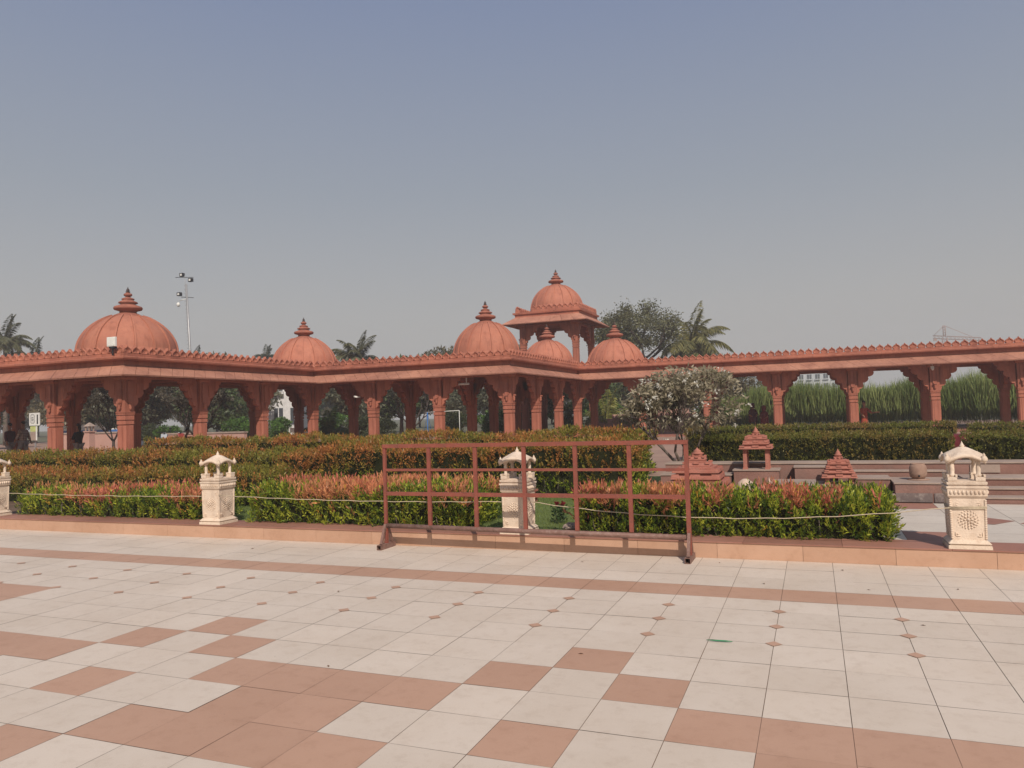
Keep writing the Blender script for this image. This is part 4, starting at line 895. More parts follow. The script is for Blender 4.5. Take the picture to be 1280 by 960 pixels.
def palm(label, loc, H, seed, nf=17, FL=3.0, lean=(0, 0), col=((0.06, 0.075, 0.03), (0.17, 0.17, 0.07)), group=None, name='palm_tree', tr=0.17, yaw=0):
    r = thing(name, label, 'palm tree', loc, yaw, group); rr = random.Random(seed); m = MB()
    m.tube([(lean[0] * (i / 8) ** 1.5, lean[1] * (i / 8) ** 1.5, H * i / 8) for i in range(9)], [tr * (1.25 - 0.45 * i / 8) for i in range(9)], 10); m.build('trunk', BARK, r)
    rac = MB(); P = []; D = []; L_ = []; c_ = []
    for q in range(nf):
        a = 2 * PI * q / nf * 2.4 + rr.uniform(-0.2, 0.2); el = math.radians(rr.uniform(-12, 80)) if q > 2 else math.radians(84); fl_ = FL * rr.uniform(0.8, 1.1)
        p = Vector((lean[0], lean[1], H)); d = Vector((math.cos(a) * math.cos(el), math.sin(a) * math.cos(el), math.sin(el))); path = [p.copy()]; n = 14
        old = el < 0
        for i in range(n):
            d = (d + Vector((0, 0, -0.060 - 0.012 * i))).normalized(); p = p + d * fl_ / n; path.append(p.copy())
        rac.tube(path, [0.035 * (1 - 0.85 * i / n) for i in range(n + 1)], 5)
        for i in range(1, n + 1):
            t = (path[i] - path[i - 1]).normalized(); side = t.cross(Vector((0, 0, 1)));
            if side.length < 0.05: side = Vector((1, 0, 0))
            side.normalize()
            for s_ in (-1, 1):
                for sub in range(5):
                    P.append(path[i - 1].lerp(path[i], sub / 5)); wv = side * s_ * 0.85 + t * 0.55 + Vector((0, 0, -0.45 + rr.uniform(-0.2, 0.2))); D.append(wv)
                    L_.append(fl_ * 0.24 * math.sin(PI * min(1, (i + 1.5) / (n + 2))) + 0.08); tt = rr.random(); cc = [col[0][j] * (1 - tt) + col[1][j] * tt for j in range(3)]
                    c_.append([cc[0] * 1.9, cc[1] * 1.3, cc[2]] if old else cc)
    cr = leaves('crown', np.array([tuple(x) for x in P]), np.array([tuple(x) for x in D]), np.array(L_), 0.075 * FL / 3, np.array(c_), r, droop=0.25)
    rac.build('frond_rib', mat('palm_rib_%d' % seed, (0.16, 0.15, 0.06), None, 0.7), cr)
    return r
GP = 'coconut palms standing beyond the colonnade'
palm('large coconut palm right of the spreading tree above the colonnade roof', (-9.7, 66, 0), 6.7, 4, 30, 4.0, (0.3, 0), ((0.10, 0.11, 0.045), (0.30, 0.27, 0.10)), GP)
palm('coconut palm top between the second and third domes', (-37.2, 57, 0), 6.2, 5, 26, 3.2, (0, 0), ((0.08, 0.09, 0.05), (0.22, 0.21, 0.11)), GP)
palm('tall coconut palm at the left edge above the parapet', (-65.3, 45, 0), 9.0, 6, 26, 2.6, (0, 0), ((0.07, 0.08, 0.045), (0.18, 0.18, 0.09)), GP)
palm('smaller palm just right of the tall one at the left edge', (-72.6, 53.0, 0), 8.2, 7, 14, 2.6, (0, 0), ((0.035, 0.05, 0.03), (0.09, 0.10, 0.05)), GP)
palm('distant palm tip just right of the floodlight mast', (-72.2, 74, 0), 8.9, 8, 12, 2.4, (0, 0), ((0.03, 0.045, 0.03), (0.08, 0.09, 0.05)), GP)
palm('distant palm tip between the mast and the second dome', (-66.0, 80, 0), 9.7, 9, 12, 2.0, (0, 0), ((0.03, 0.045, 0.03), (0.08, 0.09, 0.05)), GP)
palm('distant palm tip just left of the second dome', (-55.0, 74, 0), 8.6, 10, 12, 2.0, (0, 0), ((0.03, 0.045, 0.03), (0.08, 0.09, 0.05)), GP)
palm('stemless young palm with bright fronds beyond the second arch', (-24.5, 34.6, 0.05), 0.5, 12, 12, 1.9, (0, 0), ((0.06, 0.10, 0.03), (0.17, 0.22, 0.07)), name='young_palm', tr=0.12)
palm('stemless yellow-green palm fronds beside the pink stone wall', (-12.2, 47.0, 0.05), 0.6, 13, 10, 2.4, (0, 0), ((0.12, 0.15, 0.03), (0.36, 0.34, 0.09)), name='young_palm', tr=0.12)
# big spreading tree above the roof
st = thing('spreading_tree', 'broad spreading tree with open branches rising right of the tower kiosk', 'tree', (-14.2, 64, 0)); rr = random.Random(5); m = MB(); tips = []
m.tube([(0, 0, 0), (0.2, 0, 2.5), (0.1, 0, 4.6)], [0.38, 0.30, 0.26], 10)
for q in range(5):
    a = 2 * PI * q / 5 + 0.3; limbs(m, (0.1, 0, 4.4), (math.cos(a), math.sin(a) * 0.8, 0.75), 2.1, 0.16, 4, tips, 0.7, rr, 0.70, (2, 3), 0.05)
m.build('trunk', DBARK, st)
T_ = np.array([t[0] for t in tips]); T_ = T_[RNG.uniform(0, 1, len(T_)) < 0.95]; k_ = 46; n = len(T_) * k_
P = np.repeat(T_, k_, 0) + RNG.normal(size=(n, 3)) * 0.34; D = unit(RNG.normal(size=(n, 3))) + np.array([0, 0, 0.2]); cl = np.repeat(RNG.uniform(0.6, 1.35, (len(T_), 1)), k_, 0)
nf_ = 16000; U = unit(RNG.normal(size=(nf_, 3))) * RNG.uniform(0.1, 1, (nf_, 1)) ** 0.5; P2 = U * np.array([4.3, 3.2, 2.0]) + np.array([0.2, 0, 8.0]); P2[:, 2] -= 0.25 * np.abs(P2[:, 0]) * 0.6
keep = vnoise(P2, 1.25, 77) + 0.3 * vnoise(P2, 4.0, 78) > 0.02; P2 = P2[keep]; P = np.concatenate([P, P2]); D = np.concatenate([D, unit(RNG.normal(size=P2.shape)) + np.array([0, 0, 0.2])]); cl = np.concatenate([cl, np.clip(1 + 0.5 * vnoise(P2, 2.0, 5), 0.5, 1.6)[:, None]]); n = len(P)
leaves('crown', P, D, 0.22 * RNG.uniform(0.7, 1.3, n), 0.10, np.array([0.13, 0.13, 0.065]) * cl * RNG.uniform(0.6, 1.5, (n, 1)), st)
TX = T_
# background tree prototypes
def bushy(label, seed, H, R, n, L, cols, cat='tree', name='leafy_tree', trunk=True, group=SH):
    rr = random.Random(seed); r = thing(name, label, cat, (0, 0, 0), 0, group)
    cs = []; rs = []
    for q in range(16):
        a = rr.uniform(0, 2 * PI); t = rr.uniform(0, 1) ** 0.6; z = rr.uniform(0.30 if trunk else 0.15, 0.86) * H; w_ = R * 0.72 * math.sqrt(max(0.1, 1 - ((z / H - 0.5) / 0.6) ** 2))
        cs.append((math.cos(a) * w_ * t, math.sin(a) * w_ * t, z)); rs.append(R * rr.uniform(0.25, 0.42))
    m = MB(); m.tube([(0, 0, 0), (0.05, 0, H * 0.3), (0, 0.05, H * 0.7)], [0.05 * H / 2, 0.035 * H / 2, 0.015 * H / 2], 8)
    for c_ in cs[:10]: m.tube([(0, 0, H * 0.22), tuple(Vector(c_) * 0.6 + Vector((0, 0, H * 0.12))), c_], [0.02 * H / 2, 0.013 * H / 2, 0.006], 5)
    m.build('trunk', DBARK, r); crown('crown', r, cs, rs, n, L, L * 0.5, cols, 0.25, 0.3)
    return r
Fp = ((0.075, 0.085, 0.055), (0.19, 0.19, 0.125)); Fg = ((0.045, 0.075, 0.03), (0.13, 0.17, 0.065)); Fo = ((0.085, 0.08, 0.05), (0.21, 0.185, 0.115))
kindlab = ['dull grey-green tree', 'deep green leafy tree', 'olive-brown feathery tree']
protos = [bushy('', 61, 5.0, 2.6, 6500, 0.26, Fp), bushy('', 62, 4.6, 2.7, 6500, 0.28, Fg), bushy('', 63, 5.4, 2.5, 6500, 0.24, Fo)]
spots = [(-55, 36, 0, 0.95, 'left of the dark bare tree at the far left'), (-48.5, 38.5, 2, 1.0, 'just behind the left dark bare tree'), (-43.5, 40.0, 0, 1.0, 'just behind the right dark bare tree'), (-39.5, 41.5, 1, 0.95, 'behind the seated person and scooters'), (-31.8, 47.5, 0, 1.0, 'second back from the white distant building'),
 # px-column, Y, kind, scale, place words
 (-68, 40, 0, 1.0, 'at the far left edge beyond the left wing'), (-61, 47, 2, 1.1, 'behind the white sign board at the left'), (-52, 44, 1, 0.9, 'behind the woman in black'),
 (-48, 50, 0, 1.15, 'behind the arch right of the big corner column'), (-44, 46, 2, 1.0, 'just right of the second column from the corner'), (-45.8, 52, 0, 1.1, 'filling the arch above the young palm'),
 (-41.5, 45.5, 2, 0.95, 'left of the white distant building'), (-30, 52, 1, 1.05, 'right of the white distant building'), (-29.5, 57, 2, 1.05, 'left of the arch below the second dome'),
 (-25.5, 53, 0, 1.05, 'right of the arch below the second dome'), (-21.6, 56, 2, 1.0, 'behind the blue swing frame'), (-18.4, 51, 0, 1.05, 'right of the blue swing frame'),
 (-15.6, 57, 1, 1.0, 'behind the third dome pavilion'), (-12.4, 60, 0, 1.05, 'between the side wing columns'), (-9.2, 58, 1, 1.1, 'behind the frangipani crown'), (-5.6, 62, 2, 1.0, 'left of the apartment blocks'),
 (-51.0, 57, 1, 1.05, 'deep in the second arch behind other trees'), (-37, 64, 0, 1.1, 'far behind the white distant building gap'), (-74, 50, 0, 1.1, 'near the left edge under the tall palm')]
used = set()
for x, y, kd, s_, wd in spots:
    lab = '%s %s' % (kindlab[kd], wd)
    if kd not in used:
        used.add(kd); o = protos[kd]; o.location = (x, y, 0); o['label'] = lab; o.scale = (s_ * 1.12,) * 3; o.rotation_euler[2] = random.uniform(0, 6)
    else: dup(protos[kd], (x, y, 0), random.uniform(0, 6), lab, s_ * (1.28 if x < -20 else 1.05))
for i in range(28):
    dup(protos[i % 3], (-128 + i * 3.95 + random.uniform(-1, 1), 84 + random.uniform(-6, 10), 0), random.uniform(0, 6), 'hazy grey-green tree in the far row behind all the nearer trees', random.uniform(1.4, 1.65) if i < 17 else random.uniform(1.15, 1.3), 'far hazy row of trees beyond the garden')
GS = 'round shrubs just beyond the colonnade'
sh = [bushy('', 71, 1.9, 1.25, 5200, 0.13, ((0.035, 0.08, 0.018), (0.12, 0.22, 0.045)), 'shrub', 'shrub', False, GS), bushy('', 72, 1.7, 1.3, 5200, 0.13, ((0.035, 0.045, 0.022), (0.10, 0.12, 0.055)), 'shrub', 'shrub', False, GS)]
sspots = [(-33.5, 38.0, 0, 1.0, 'bright green shrub in the arch before the white distant building'), (-31.0, 38.6, 0, 0.95, 'bright green shrub just right of the white distant building'), (-28.3, 40.5, 0, 1.05, 'green shrub right of the column under the second dome'),
 (-26.2, 40.8, 1, 1.0, 'dark shrub two arches left of the blue swing'), (-23.8, 38.8, 1, 0.9, 'dark shrub left of the dark bare tree trunk'), (-19.6, 40.2, 1, 1.05, 'dark green shrub right of the blue swing'), (-17.2, 40.6, 0, 1.0, 'green shrub left of the third dome corner column'),
 (-14.9, 47.6, 0, 1.1, 'green shrub just right of the third dome corner column'), (-17.7, 46.0, 1, 1.1, 'dark shrub between the side wing columns'), (-13.2, 50.0, 0, 1.2, 'green shrub behind the last side wing column'), (-9.5, 50.5, 1, 1.4, 'dark shrub above the pink stone wall'),
 (-40.5, 37.5, 1, 0.9, 'dark shrub behind the young palm'), (-38.0, 36.5, 0, 0.8, 'low green shrub behind the second column right of the corner'), (-5.7, 46.5, 0, 1.0, 'green shrub left of the two shawled visitors'), (-3.4, 48.0, 0, 1.25, 'rounded green shrub above the two shawled visitors')]
used = set()
for x, y, kd, s_, lab in sspots:
    if kd not in used: used.add(kd); o = sh[kd]; o.location = (x, y, 0); o['label'] = lab; o.scale = (s_,) * 3
    else: dup(sh[kd], (x, y, 0), random.uniform(0, 6), lab, s_)
# reed bed
N = 30000; P = np.stack([RNG.uniform(-5.4, 24, N), 46.6 + RNG.uniform(0, 1, N) ** 1.5 * 3.0, RNG.uniform(0, 1.5, N)], 1)
hh = 2.95 + 0.45 * vnoise(P * np.array([1, 0, 0]), 0.9, 3) + RNG.normal(size=N) * 0.16; hh = np.where(P[:, 0] < -3.6, hh * 0.75, hh)
D = np.stack([RNG.normal(size=N) * 0.17 + 0.12 * vnoise(P, 0.8, 31), RNG.normal(size=N) * 0.15, np.ones(N)], 1); LL = np.maximum(0.5, (hh - P[:, 2]) * RNG.uniform(0.55, 1.0, N))
tone = np.clip(vnoise(P, 1.3, 9)[:, None] * 0.5 + 0.5 + RNG.normal(size=(N, 1)) * 0.2, 0, 1)
cR = np.array([0.12, 0.18, 0.045]) * (1 - tone) + np.array([0.31, 0.36, 0.13]) * tone
tag(leaves('reeds', P, D, LL, 0.055, cR * RNG.uniform(0.7, 1.3, (N, 1)), droop=0.06), 'dense tall yellow-green reeds filling the arches at the right', 'reeds', kind='stuff')

# ------------------------------------------------------------------ beyond: walls, signs, mast, vehicles, buildings
def wall(label, x0, x1, y, z1, m=PINK, th=0.25, capm_=SANDCAP, name='boundary_wall'):
    r = thing(name, label, 'wall', ((x0 + x1) / 2, y, 0)); b = MB(); hw = (x1 - x0) / 2; b.box(-hw, hw, 0, th, 0, z1); b.build('wall_body', m, r)
    b = MB(); b.box(-hw - 0.04, hw + 0.04, -0.05, th + 0.05, z1 + 0.001, z1 + 0.09); b.build('coping', capm_, r)
wall('low pink wall behind the woman in black', -43.4, -38.2, 33.5, 1.05); wall('low pink wall beyond the parked scooters', -36.8, -30.6, 35.0, 0.85)
# rough pink stone wall with stepped top
r = thing('rubble_wall', 'rough pink stone wall beside the frangipani crown', 'wall', (-10.6, 46.4, 0)); b = MB(); rr = random.Random(3)
z = 0
for row in range(6):
    x = -3.2 + rr.uniform(0, 0.3)
    while x < 3.6:
        w_ = rr.uniform(0.3, 0.7)
        if z + 0.05 < 0.75 + (x + 3) * 0.17: b.box(x + 0.01, x + w_ - 0.01, rr.uniform(-0.05, 0.0), 0.3, z, z + 0.24)
        x += w_
    z += 0.245
b.build('masonry', PINK, r, bevel=0.02)
sg = thing('notice_board', 'white notice board with black symbol on a post at the left', 'sign', (-41.1, 30.0, 0))
b = MB(); b.box(-0.42, 0.42, -0.02, 0.02, 1.64, 2.36); b.build('board', WHITE, sg)
b = MB(); b.box(-0.04, 0.04, 0.021, 0.08, 0, 2.3); b.build('post', STEEL, sg)
b = MB()
for x0, x1, z0, z1 in ((-0.26, -0.02, 2.24, 2.27), (-0.29, -0.26, 1.80, 2.24), (-0.26, -0.02, 1.77, 1.80), (-0.02, 0.01, 1.80, 2.24), (-0.20, -0.07, 2.10, 2.13), (-0.20, -0.17, 1.92, 2.10), (-0.20, -0.07, 1.90, 1.93), (-0.14, -0.07, 1.98, 2.03), (0.20, 0.30, 1.72, 2.26)):
    b.box(x0, x1, -0.026, -0.021, z0, z1)
b.build('symbol', BLACK, sg)
b = MB(); b.box(-0.30, 0.26, -0.02, 0.02, 1.30, 1.60, 0); b.box(-0.30, 0.20, -0.018, 0.02, 0.80, 1.29, 1); b.box(0.16, 0.27, -0.03, -0.02, 0.8, 1.6, 2)
tag(b.build('poster_board', [LIMEY, SANDCAP, WHITE], loc=(-41.0, 29.9, 0)), 'lime and beige board under the white notice board', 'sign')
b = MB(); b.tube([(0, 0, 0), (0, 0, 2.95)], 0.03, 8, 0); b.prism([(0.0, 2.9), (0.30, 2.1), (0.02, 2.05)], 'y', -0.01, 0.01, 1)
tag(b.build('flag', [STEEL, YELLOW], loc=(-38.9, 30.6, 0)), 'narrow yellow flag hanging beside the left column', 'flag')
for (px, yy, hh_, lab) in ((-36.5, 24.5, 1.7, 'pink stone lantern post at the far left edge'), (-39.0, 31.8, 1.5, 'pale pink gate pillar behind the left front column')):
    r = thing('lantern_post', lab, 'pillar', (px, yy, 0)); b = MB(); b.frustum(0, 0, 0, hh_ * 0.78, 0.20, 0.19); b.frustum(0, 0, hh_ * 0.78, hh_ * 0.82, 0.25, 0.25); b.build('shaft', PINK, r)
    b = MB()
    for a_, c_ in ((-1, -1), (1, -1), (1, 1), (-1, 1)): b.frustum(a_ * 0.14, c_ * 0.14, hh_ * 0.82, hh_, 0.03, 0.03)
    b.frustum(0, 0, hh_, hh_ + 0.22, 0.24, 0.03); b.build('lantern_top', SANDCAP, r)
ms = thing('floodlight_mast', 'tall slim mast with four small floodlights right of the big dome', 'mast', (-46.05, 47.0, -0.45))
b = MB(); b.tube([(0, 0, 0), (-0.30, 0, 7.0), (-0.62, 0, 13.2)], [0.12, 0.095, 0.06], 10); b.build('pole', STEEL, ms)
b = MB(); b.tube([(-0.4, 0, 7), (-0.75, 0, 13.2), (-0.8, 0, 13.9)], [0.02, 0.02, 0.02], 6)
for i in range(20): b.box(-0.62 - 0.014 * i, -0.30 - 0.014 * i, -0.01, 0.01, 7 + i * 0.32, 7.03 + i * 0.32)
b.build('ladder', STEEL, ms)
for z, x0, x1 in ((13.75, -1.75, 0.1), (12.1, -1.2, 0.1)):
    b = MB(); b.tube([(x0, 0, z + 0.1), (x1, 0, z - 0.06)], 0.025, 6); b.build('crossarm', BLACK, ms)
for x, z in ((-1.05, 13.85), (-0.15, 13.35), (-1.35, 12.3)):
    b = MB(); b.box(x - 0.17, x + 0.17, -0.14, 0.1, z, z + 0.28, 0); b.box(x - 0.09, x + 0.09, -0.15, -0.141, z + 0.06, z + 0.21, 1); b.build('floodlight', [BLACK, WHITE], ms)
b = MB(); b.sphere((-1.45, -0.05, 11.6), 0.15, sc=(1, 1, 1.25)); b.tube([(-1.4, 0, 11.9), (-0.7, 0, 12.0)], 0.03, 6); b.build('dome_camera', WHITE, ms)
# blue swing frame
b = MB()
for x in (0,):
    b.tube([(x - 0.35, 0, 0), (x, 0, 1.7), (x + 0.1, 0.5, 0)], 0.024, 6); b.tube([(x + 0.15, -0.3, 0), (x, 0, 1.7)], 0.035, 6)
b.tube([(-0.1, 0, 1.7), (2.0, 0, 1.75)], 0.022, 6, 1); b.tube([(2.0, 0, 0), (2.0, 0, 1.75)], 0.02, 6, 1)
tag(b.build('swing_frame', [BLUE, WHITE], loc=(-20.35, 38.2, 0)), 'blue legged swing frame with pale top bar beyond the colonnade', 'swing')
# parked scooters
def scooter(label, loc, rz, m, seat=BLACK):
    r = thing('parked_scooter', label, 'scooter', loc, rz, 'scooters parked beyond the colonnade')
    for x in (-0.6, 0.62):
        b = MB(); b.lathe([(0.14, -0.04), (0.24, -0.045), (0.25, 0), (0.24, 0.045), (0.14, 0.04)], 18, mat4=Matrix.Translation((x, 0, 0.25)) @ Matrix.Rotation(PI / 2, 4, 'X')); w_ = b.build('wheel', BLACK, r)
        b = MB(); b.lathe([(0.02, -0.05), (0.15, -0.03), (0.15, 0.03), (0.02, 0.05)], 12, mat4=Matrix.Translation((x, 0, 0.25)) @ Matrix.Rotation(PI / 2, 4, 'X')); b.build('hub', STEEL, w_)
    b = MB(); b.prism([(-0.95, 0.52), (-0.85, 0.38), (-0.45, 0.28), (-0.1, 0.24), (0.28, 0.26), (0.42, 0.5), (0.52, 0.92), (0.42, 0.98), (0.28, 0.62), (0.18, 0.34), (-0.12, 0.36), (-0.2, 0.66), (-0.8, 0.72)], 'y', -0.15, 0.15); b.prism([(0.4, 0.5), (0.85, 0.42), (0.8, 0.34), (0.5, 0.52)], 'y', -0.08, 0.08); b.build('body', m, r, bevel=0.03)
    b = MB(); b.prism([(-0.85, 0.725), (-0.2, 0.68), (-0.15, 0.75), (-0.8, 0.83)], 'y', -0.13, 0.13); b.build('seat', seat, r, bevel=0.02)
    b = MB(); b.tube([(0.45, 0, 0.9), (0.40, 0, 1.03)], 0.03, 8); b.tube([(0.38, -0.33, 1.06), (0.42, 0, 1.03), (0.38, 0.33, 1.06)], 0.018, 8); b.tube([(0.62, 0, 0.25), (0.5, 0, 0.7)], 0.025, 8)
    b.tube([(0.40, -0.25, 1.05), (0.40, -0.28, 1.2)], 0.008, 6); b.sphere((0.40, -0.28, 1.24), 0.06, sc=(0.4, 1, 0.8)); b.build('handlebar', BLACK, r)
    b = MB(); b.sphere((0.50, 0, 0.95), 0.09, sc=(0.7, 1, 1)); b.build('headlight', WHITE, r)
    return r
scooter('white scooter parked behind the big corner column', (-29.5, 26.6, 0.06), 2.6, WHITE); scooter('grey-blue scooter parked beside the white one', (-28.4, 27.0, 0.06), 2.2, mat('grey_blue_paint', (0.16, 0.19, 0.24), None, 0.35)); scooter('red scooter parked beside the seated person', (-28.0, 27.9, 0.06), 2.7, mat('scooter_red', (0.30, 0.05, 0.045), None, 0.35))
# distant parked bus glimpsed through dark tree
bs = thing('parked_bus', 'white and yellow bus glimpsed through the dark tree at the left', 'bus', (-62.0, 52.0, 0), 0.5)
b = MB(); b.box(-3.8, 3.8, -1.1, 1.1, 0.45, 2.9, 0); b.box(-3.81, 3.81, -1.11, 1.11, 2.9, 3.15, 1); b.build('body', [WHITE, YELLOW], bs, bevel=0.06)
b = MB(); b.box(-3.82, 3.82, -1.115, 1.115, 0.9, 1.15); b.build('stripe', BLUE, bs)
for i in range(6):
    b = MB(); b.box(-3.5 + i * 1.15, -2.55 + i * 1.15, -1.13, -1.112, 1.6, 2.5); b.build('window', GLASS, bs)
for x in (-2.6, 2.4):
    b = MB(); b.lathe([(0.3, -0.12), (0.47, -0.12), (0.48, 0), (0.47, 0.12), (0.3, 0.12)], 18, mat4=Matrix.Translation((x, -1.0, 0.48)) @ Matrix.Rotation(PI / 2, 4, 'X')); b.build('wheel', BLACK, bs)
def building(label, loc, wx, dy, hz, floors, bays, rz=0, m=WALLW, extra=None):
    r = thing('apartment_building', label, 'building', loc, rz, None); b = MB(); b.box(-wx / 2, wx / 2, 0, dy, 0, hz); b.box(-wx / 2 - 0.3, wx / 2 + 0.3, -0.3, dy + 0.3, hz, hz + 0.8); b.build('wall', m, r)
    fh = hz / floors; bw = wx / bays
    for f in range(floors):
        for q in range(bays):
            x = -wx / 2 + (q + 0.5) * bw; z = f * fh + fh * 0.35
            wb = MB(); wb.box(x - bw * 0.27, x + bw * 0.27, -0.12, -0.002, z, z + fh * 0.48); wn = wb.build('window', GLASS, r)
            fb = MB(); fb.box(x - bw * 0.33, x + bw * 0.33, -0.5, -0.003, z - 0.35, z - 0.12); fb.box(x - 0.04, x + 0.04, -0.16, -0.121, z, z + fh * 0.48); fb.build('sill', m, wn)
    return r
building('pale apartment block seen through the arch with tall reeds at right', (2.6, 232, 0), 13, 10, 13.0, 5, 6)
building('white apartment block glimpsed left of the tall reeds', (-9.8, 240, 0), 9, 9, 12.8, 5, 4, 0.1, mat('white_render', (0.58, 0.59, 0.6), None, 0.9)); building('grey-blue office block behind the reeds', (-17.5, 210, 0), 8, 9, 11.5, 4, 4, 0.0, mat('blue_grey_render', (0.30, 0.34, 0.38), None, 0.8))
building('white building with a balcony seen through the arch under the second dome', (-46.6, 58, 0), 4.4, 5, 6.4, 2, 3, 0.55, mat('white_plaster', (0.66, 0.66, 0.65), None, 0.9))
cr = thing('tower_crane', 'far red tower crane above the parapet at the right', 'crane', (43.5, 300, 0))
def lattice(b, p, q, w_, n):
    p, q = Vector(p), Vector(q); t = (q - p); u = Vector((0, 0, 1)) if abs(t.normalized().z) < 0.5 else Vector((1, 0, 0)); v = Vector((0, 1, 0))
    cs = [(u * a + v * c_) * w_ / 2 for a, c_ in ((-1, -1), (1, -1), (1, 1), (-1, 1))]
    for c_ in cs: b.tube([tuple(p + c_), tuple(q + c_)], 0.09, 4)
    for i in range(n):
        a0, a1 = p + t * i / n, p + t * (i + 1) / n
        for j in range(4): b.tube([tuple(a0 + cs[j]), tuple(a1 + cs[(j + 1) % 4])], 0.05, 4)
b = MB(); lattice(b, (0, 0, 0), (0, 0, 23), 1.4, 14); b.build('mast', CRANE, cr)
b = MB(); lattice(b, (-3.5, 0, 23.6), (11, 0, 22.0), 1.0, 12); lattice(b, (0, 0, 23.6), (0, 0, 27.4), 0.7, 4); b.tube([(0, 0, 27.4), (9, 0, 22.6)], 0.08, 4); b.tube([(0, 0, 27.4), (-3.4, 0, 24)], 0.08, 4); b.build('jib', CRANE, cr)
b = MB(); b.box(-3.4, -2.4, -0.5, 0.5, 22.2, 23.0); b.build('counterweight', CRANE, cr)

# ------------------------------------------------------------------ people
def skin_mesh(name, joints, edges, rad, m, sub=2, root=0):
    me = bpy.data.meshes.new(name); me.from_pydata(joints, edges, []); o = bpy.data.objects.new(name, me); C.objects.link(o)
    md = o.modifiers.new('s', 'SKIN'); ss = o.modifiers.new('u', 'SUBSURF'); ss.levels = sub; ss.render_levels = sub
    for i, r in enumerate(rad):
        r = r * 1.28
        me.skin_vertices[0].data[i].radius = (r, r * 0.85) if hasattr(r, 'real') else r
    me.skin_vertices[0].data[root].use_root = True
    dg = bpy.context.evaluated_depsgraph_get(); me2 = bpy.data.meshes.new_from_object(o.evaluated_get(dg))
    bpy.data.objects.remove(o); me2.name = name; me2.materials.clear(); me2.materials.append(m)
    me2.polygons.foreach_set('use_smooth', [True] * len(me2.polygons)); return me2
def person(label, loc, rz, H=1.62, pose='stand', arms=((0.25, -0.25), (0.25, -0.25)), top=GREYC, bottom=GREYC, female=False, skirt=None, shawl=None, lean=0.0, step=0.12, group=None, hair_long=False):
    """faces local -Y"""
    r = thing('person', label, 'person', loc, rz, group); k_ = H / 1.7
    hipz = 0.92 * k_; sit = pose == 'sit'
    if sit: hipz = 0.47
    sh_ = Vector((0, -lean, hipz + 0.50 * k_)); hd = sh_ + Vector((0, -0.02 - lean * 0.3, 0.22 * k_)); hip = Vector((0, 0, hipz))
    J = []; E = []; R_ = []
    def j(p, r_, par=None): J.append(tuple(p)); R_.append(r_); (E.append((par, len(J) - 1)) if par is not None else None); return len(J) - 1
    pv = j(hip, 0.115 * k_); wa = j(hip.lerp(sh_, 0.4), 0.10 * k_, pv); chx = j(hip.lerp(sh_, 0.8), 0.125 * k_, wa); nb = j(sh_ + Vector((0, 0, 0.04)), 0.055 * k_, chx); nk = j(sh_.lerp(hd, 0.55), 0.046 * k_, nb); hb_ = j(hd, 0.072 * k_, nk); ht_ = j(hd + Vector((0, 0.005, 0.10 * k_)), 0.078 * k_, hb_); j(hd + Vector((0, 0.005, 0.16 * k_)), 0.045 * k_, ht_)
    HD = hd + Vector((0, 0, 0.09 * k_))
    AJ = []
    sw = (0.17 if female else 0.195) * k_
    for s_, (fwd, out) in ((-1, arms[0]), (1, arms[1])):
        a = sh_ + Vector((s_ * sw, 0, -0.02)); el = a + Vector((s_ * 0.05, -fwd * 0.5, -0.26 + abs(fwd) * 0.1)) * k_; wr = el + Vector((out * -s_ * 0.2, -fwd * 0.9, -0.22 + max(0, fwd) * 0.45)) * k_; hn = wr + (wr - el).normalized() * 0.08 * k_
        i0 = j(a, 0.052 * k_, chx); i1 = j(el, 0.040 * k_, i0); i2 = j(wr, 0.027 * k_, i1); i3 = j(wr.lerp(hn, 0.6), 0.036 * k_, i2)
        dirh = (hn - wr).normalized()
        for f_, (dx, ll) in enumerate(((-0.03, 0.07), (-0.01, 0.085), (0.01, 0.08), (0.028, 0.065))): j(wr.lerp(hn, 0.6) + dirh * ll * k_ + Vector((0, dx, -0.01)) * k_, 0.009 * k_, i3)
        j(wr.lerp(hn, 0.4) + Vector((0, -0.045, -0.01)) * k_, 0.010 * k_, i3)
        AJ.append((a, el, wr))
    LJ = []
    for s_ in (-1, 1):
        hj = hip + Vector((s_ * 0.09 * k_, 0, -0.04))
        if sit: kn = Vector((s_ * 0.12, -0.42 * k_, 0.47)); an = Vector((s_ * 0.12, -0.42 * k_, 0.09))
        else: kn = Vector((s_ * 0.09 * k_, -step * s_ * 0.6 - 0.03, hipz * 0.53)); an = Vector((s_ * 0.09 * k_, -step * s_, 0.09))
        ft = an + Vector((0, -0.15 * k_, -0.045)); i0 = j(hj, 0.085 * k_, pv); i1 = j(kn, 0.058 * k_, i0); i2 = j(an, 0.040 * k_, i1); j(ft, 0.032 * k_, i2); LJ.append((hj, kn, an))
    body = put('body', skin_mesh('body', J, E, R_, SKIN, 2, 0), r)
    # face: nose, eyes, ears shaped on the head
    fb = MB(); fb.sphere(tuple(HD + Vector((0, -0.082, -0.01)) * k_), 0.016 * k_, 0, 8, (0.8, 1.0, 1.4))
    for s_ in (-1, 1): fb.sphere(tuple(HD + Vector((s_ * 0.03, -0.070, 0.018)) * k_), 0.010 * k_, 1, 8, (1.2, 0.6, 0.7)); fb.sphere(tuple(HD + Vector((s_ * 0.078, 0.005, 0.0)) * k_), 0.020 * k_, 0, 8, (0.4, 0.8, 1.3))
    fb.sphere(tuple(HD + Vector((0, -0.074, -0.045)) * k_), 0.014 * k_, 2, 8, (1.7, 0.5, 0.45)); fb.build('face', [SKIN, BLACK, MAROON], r)
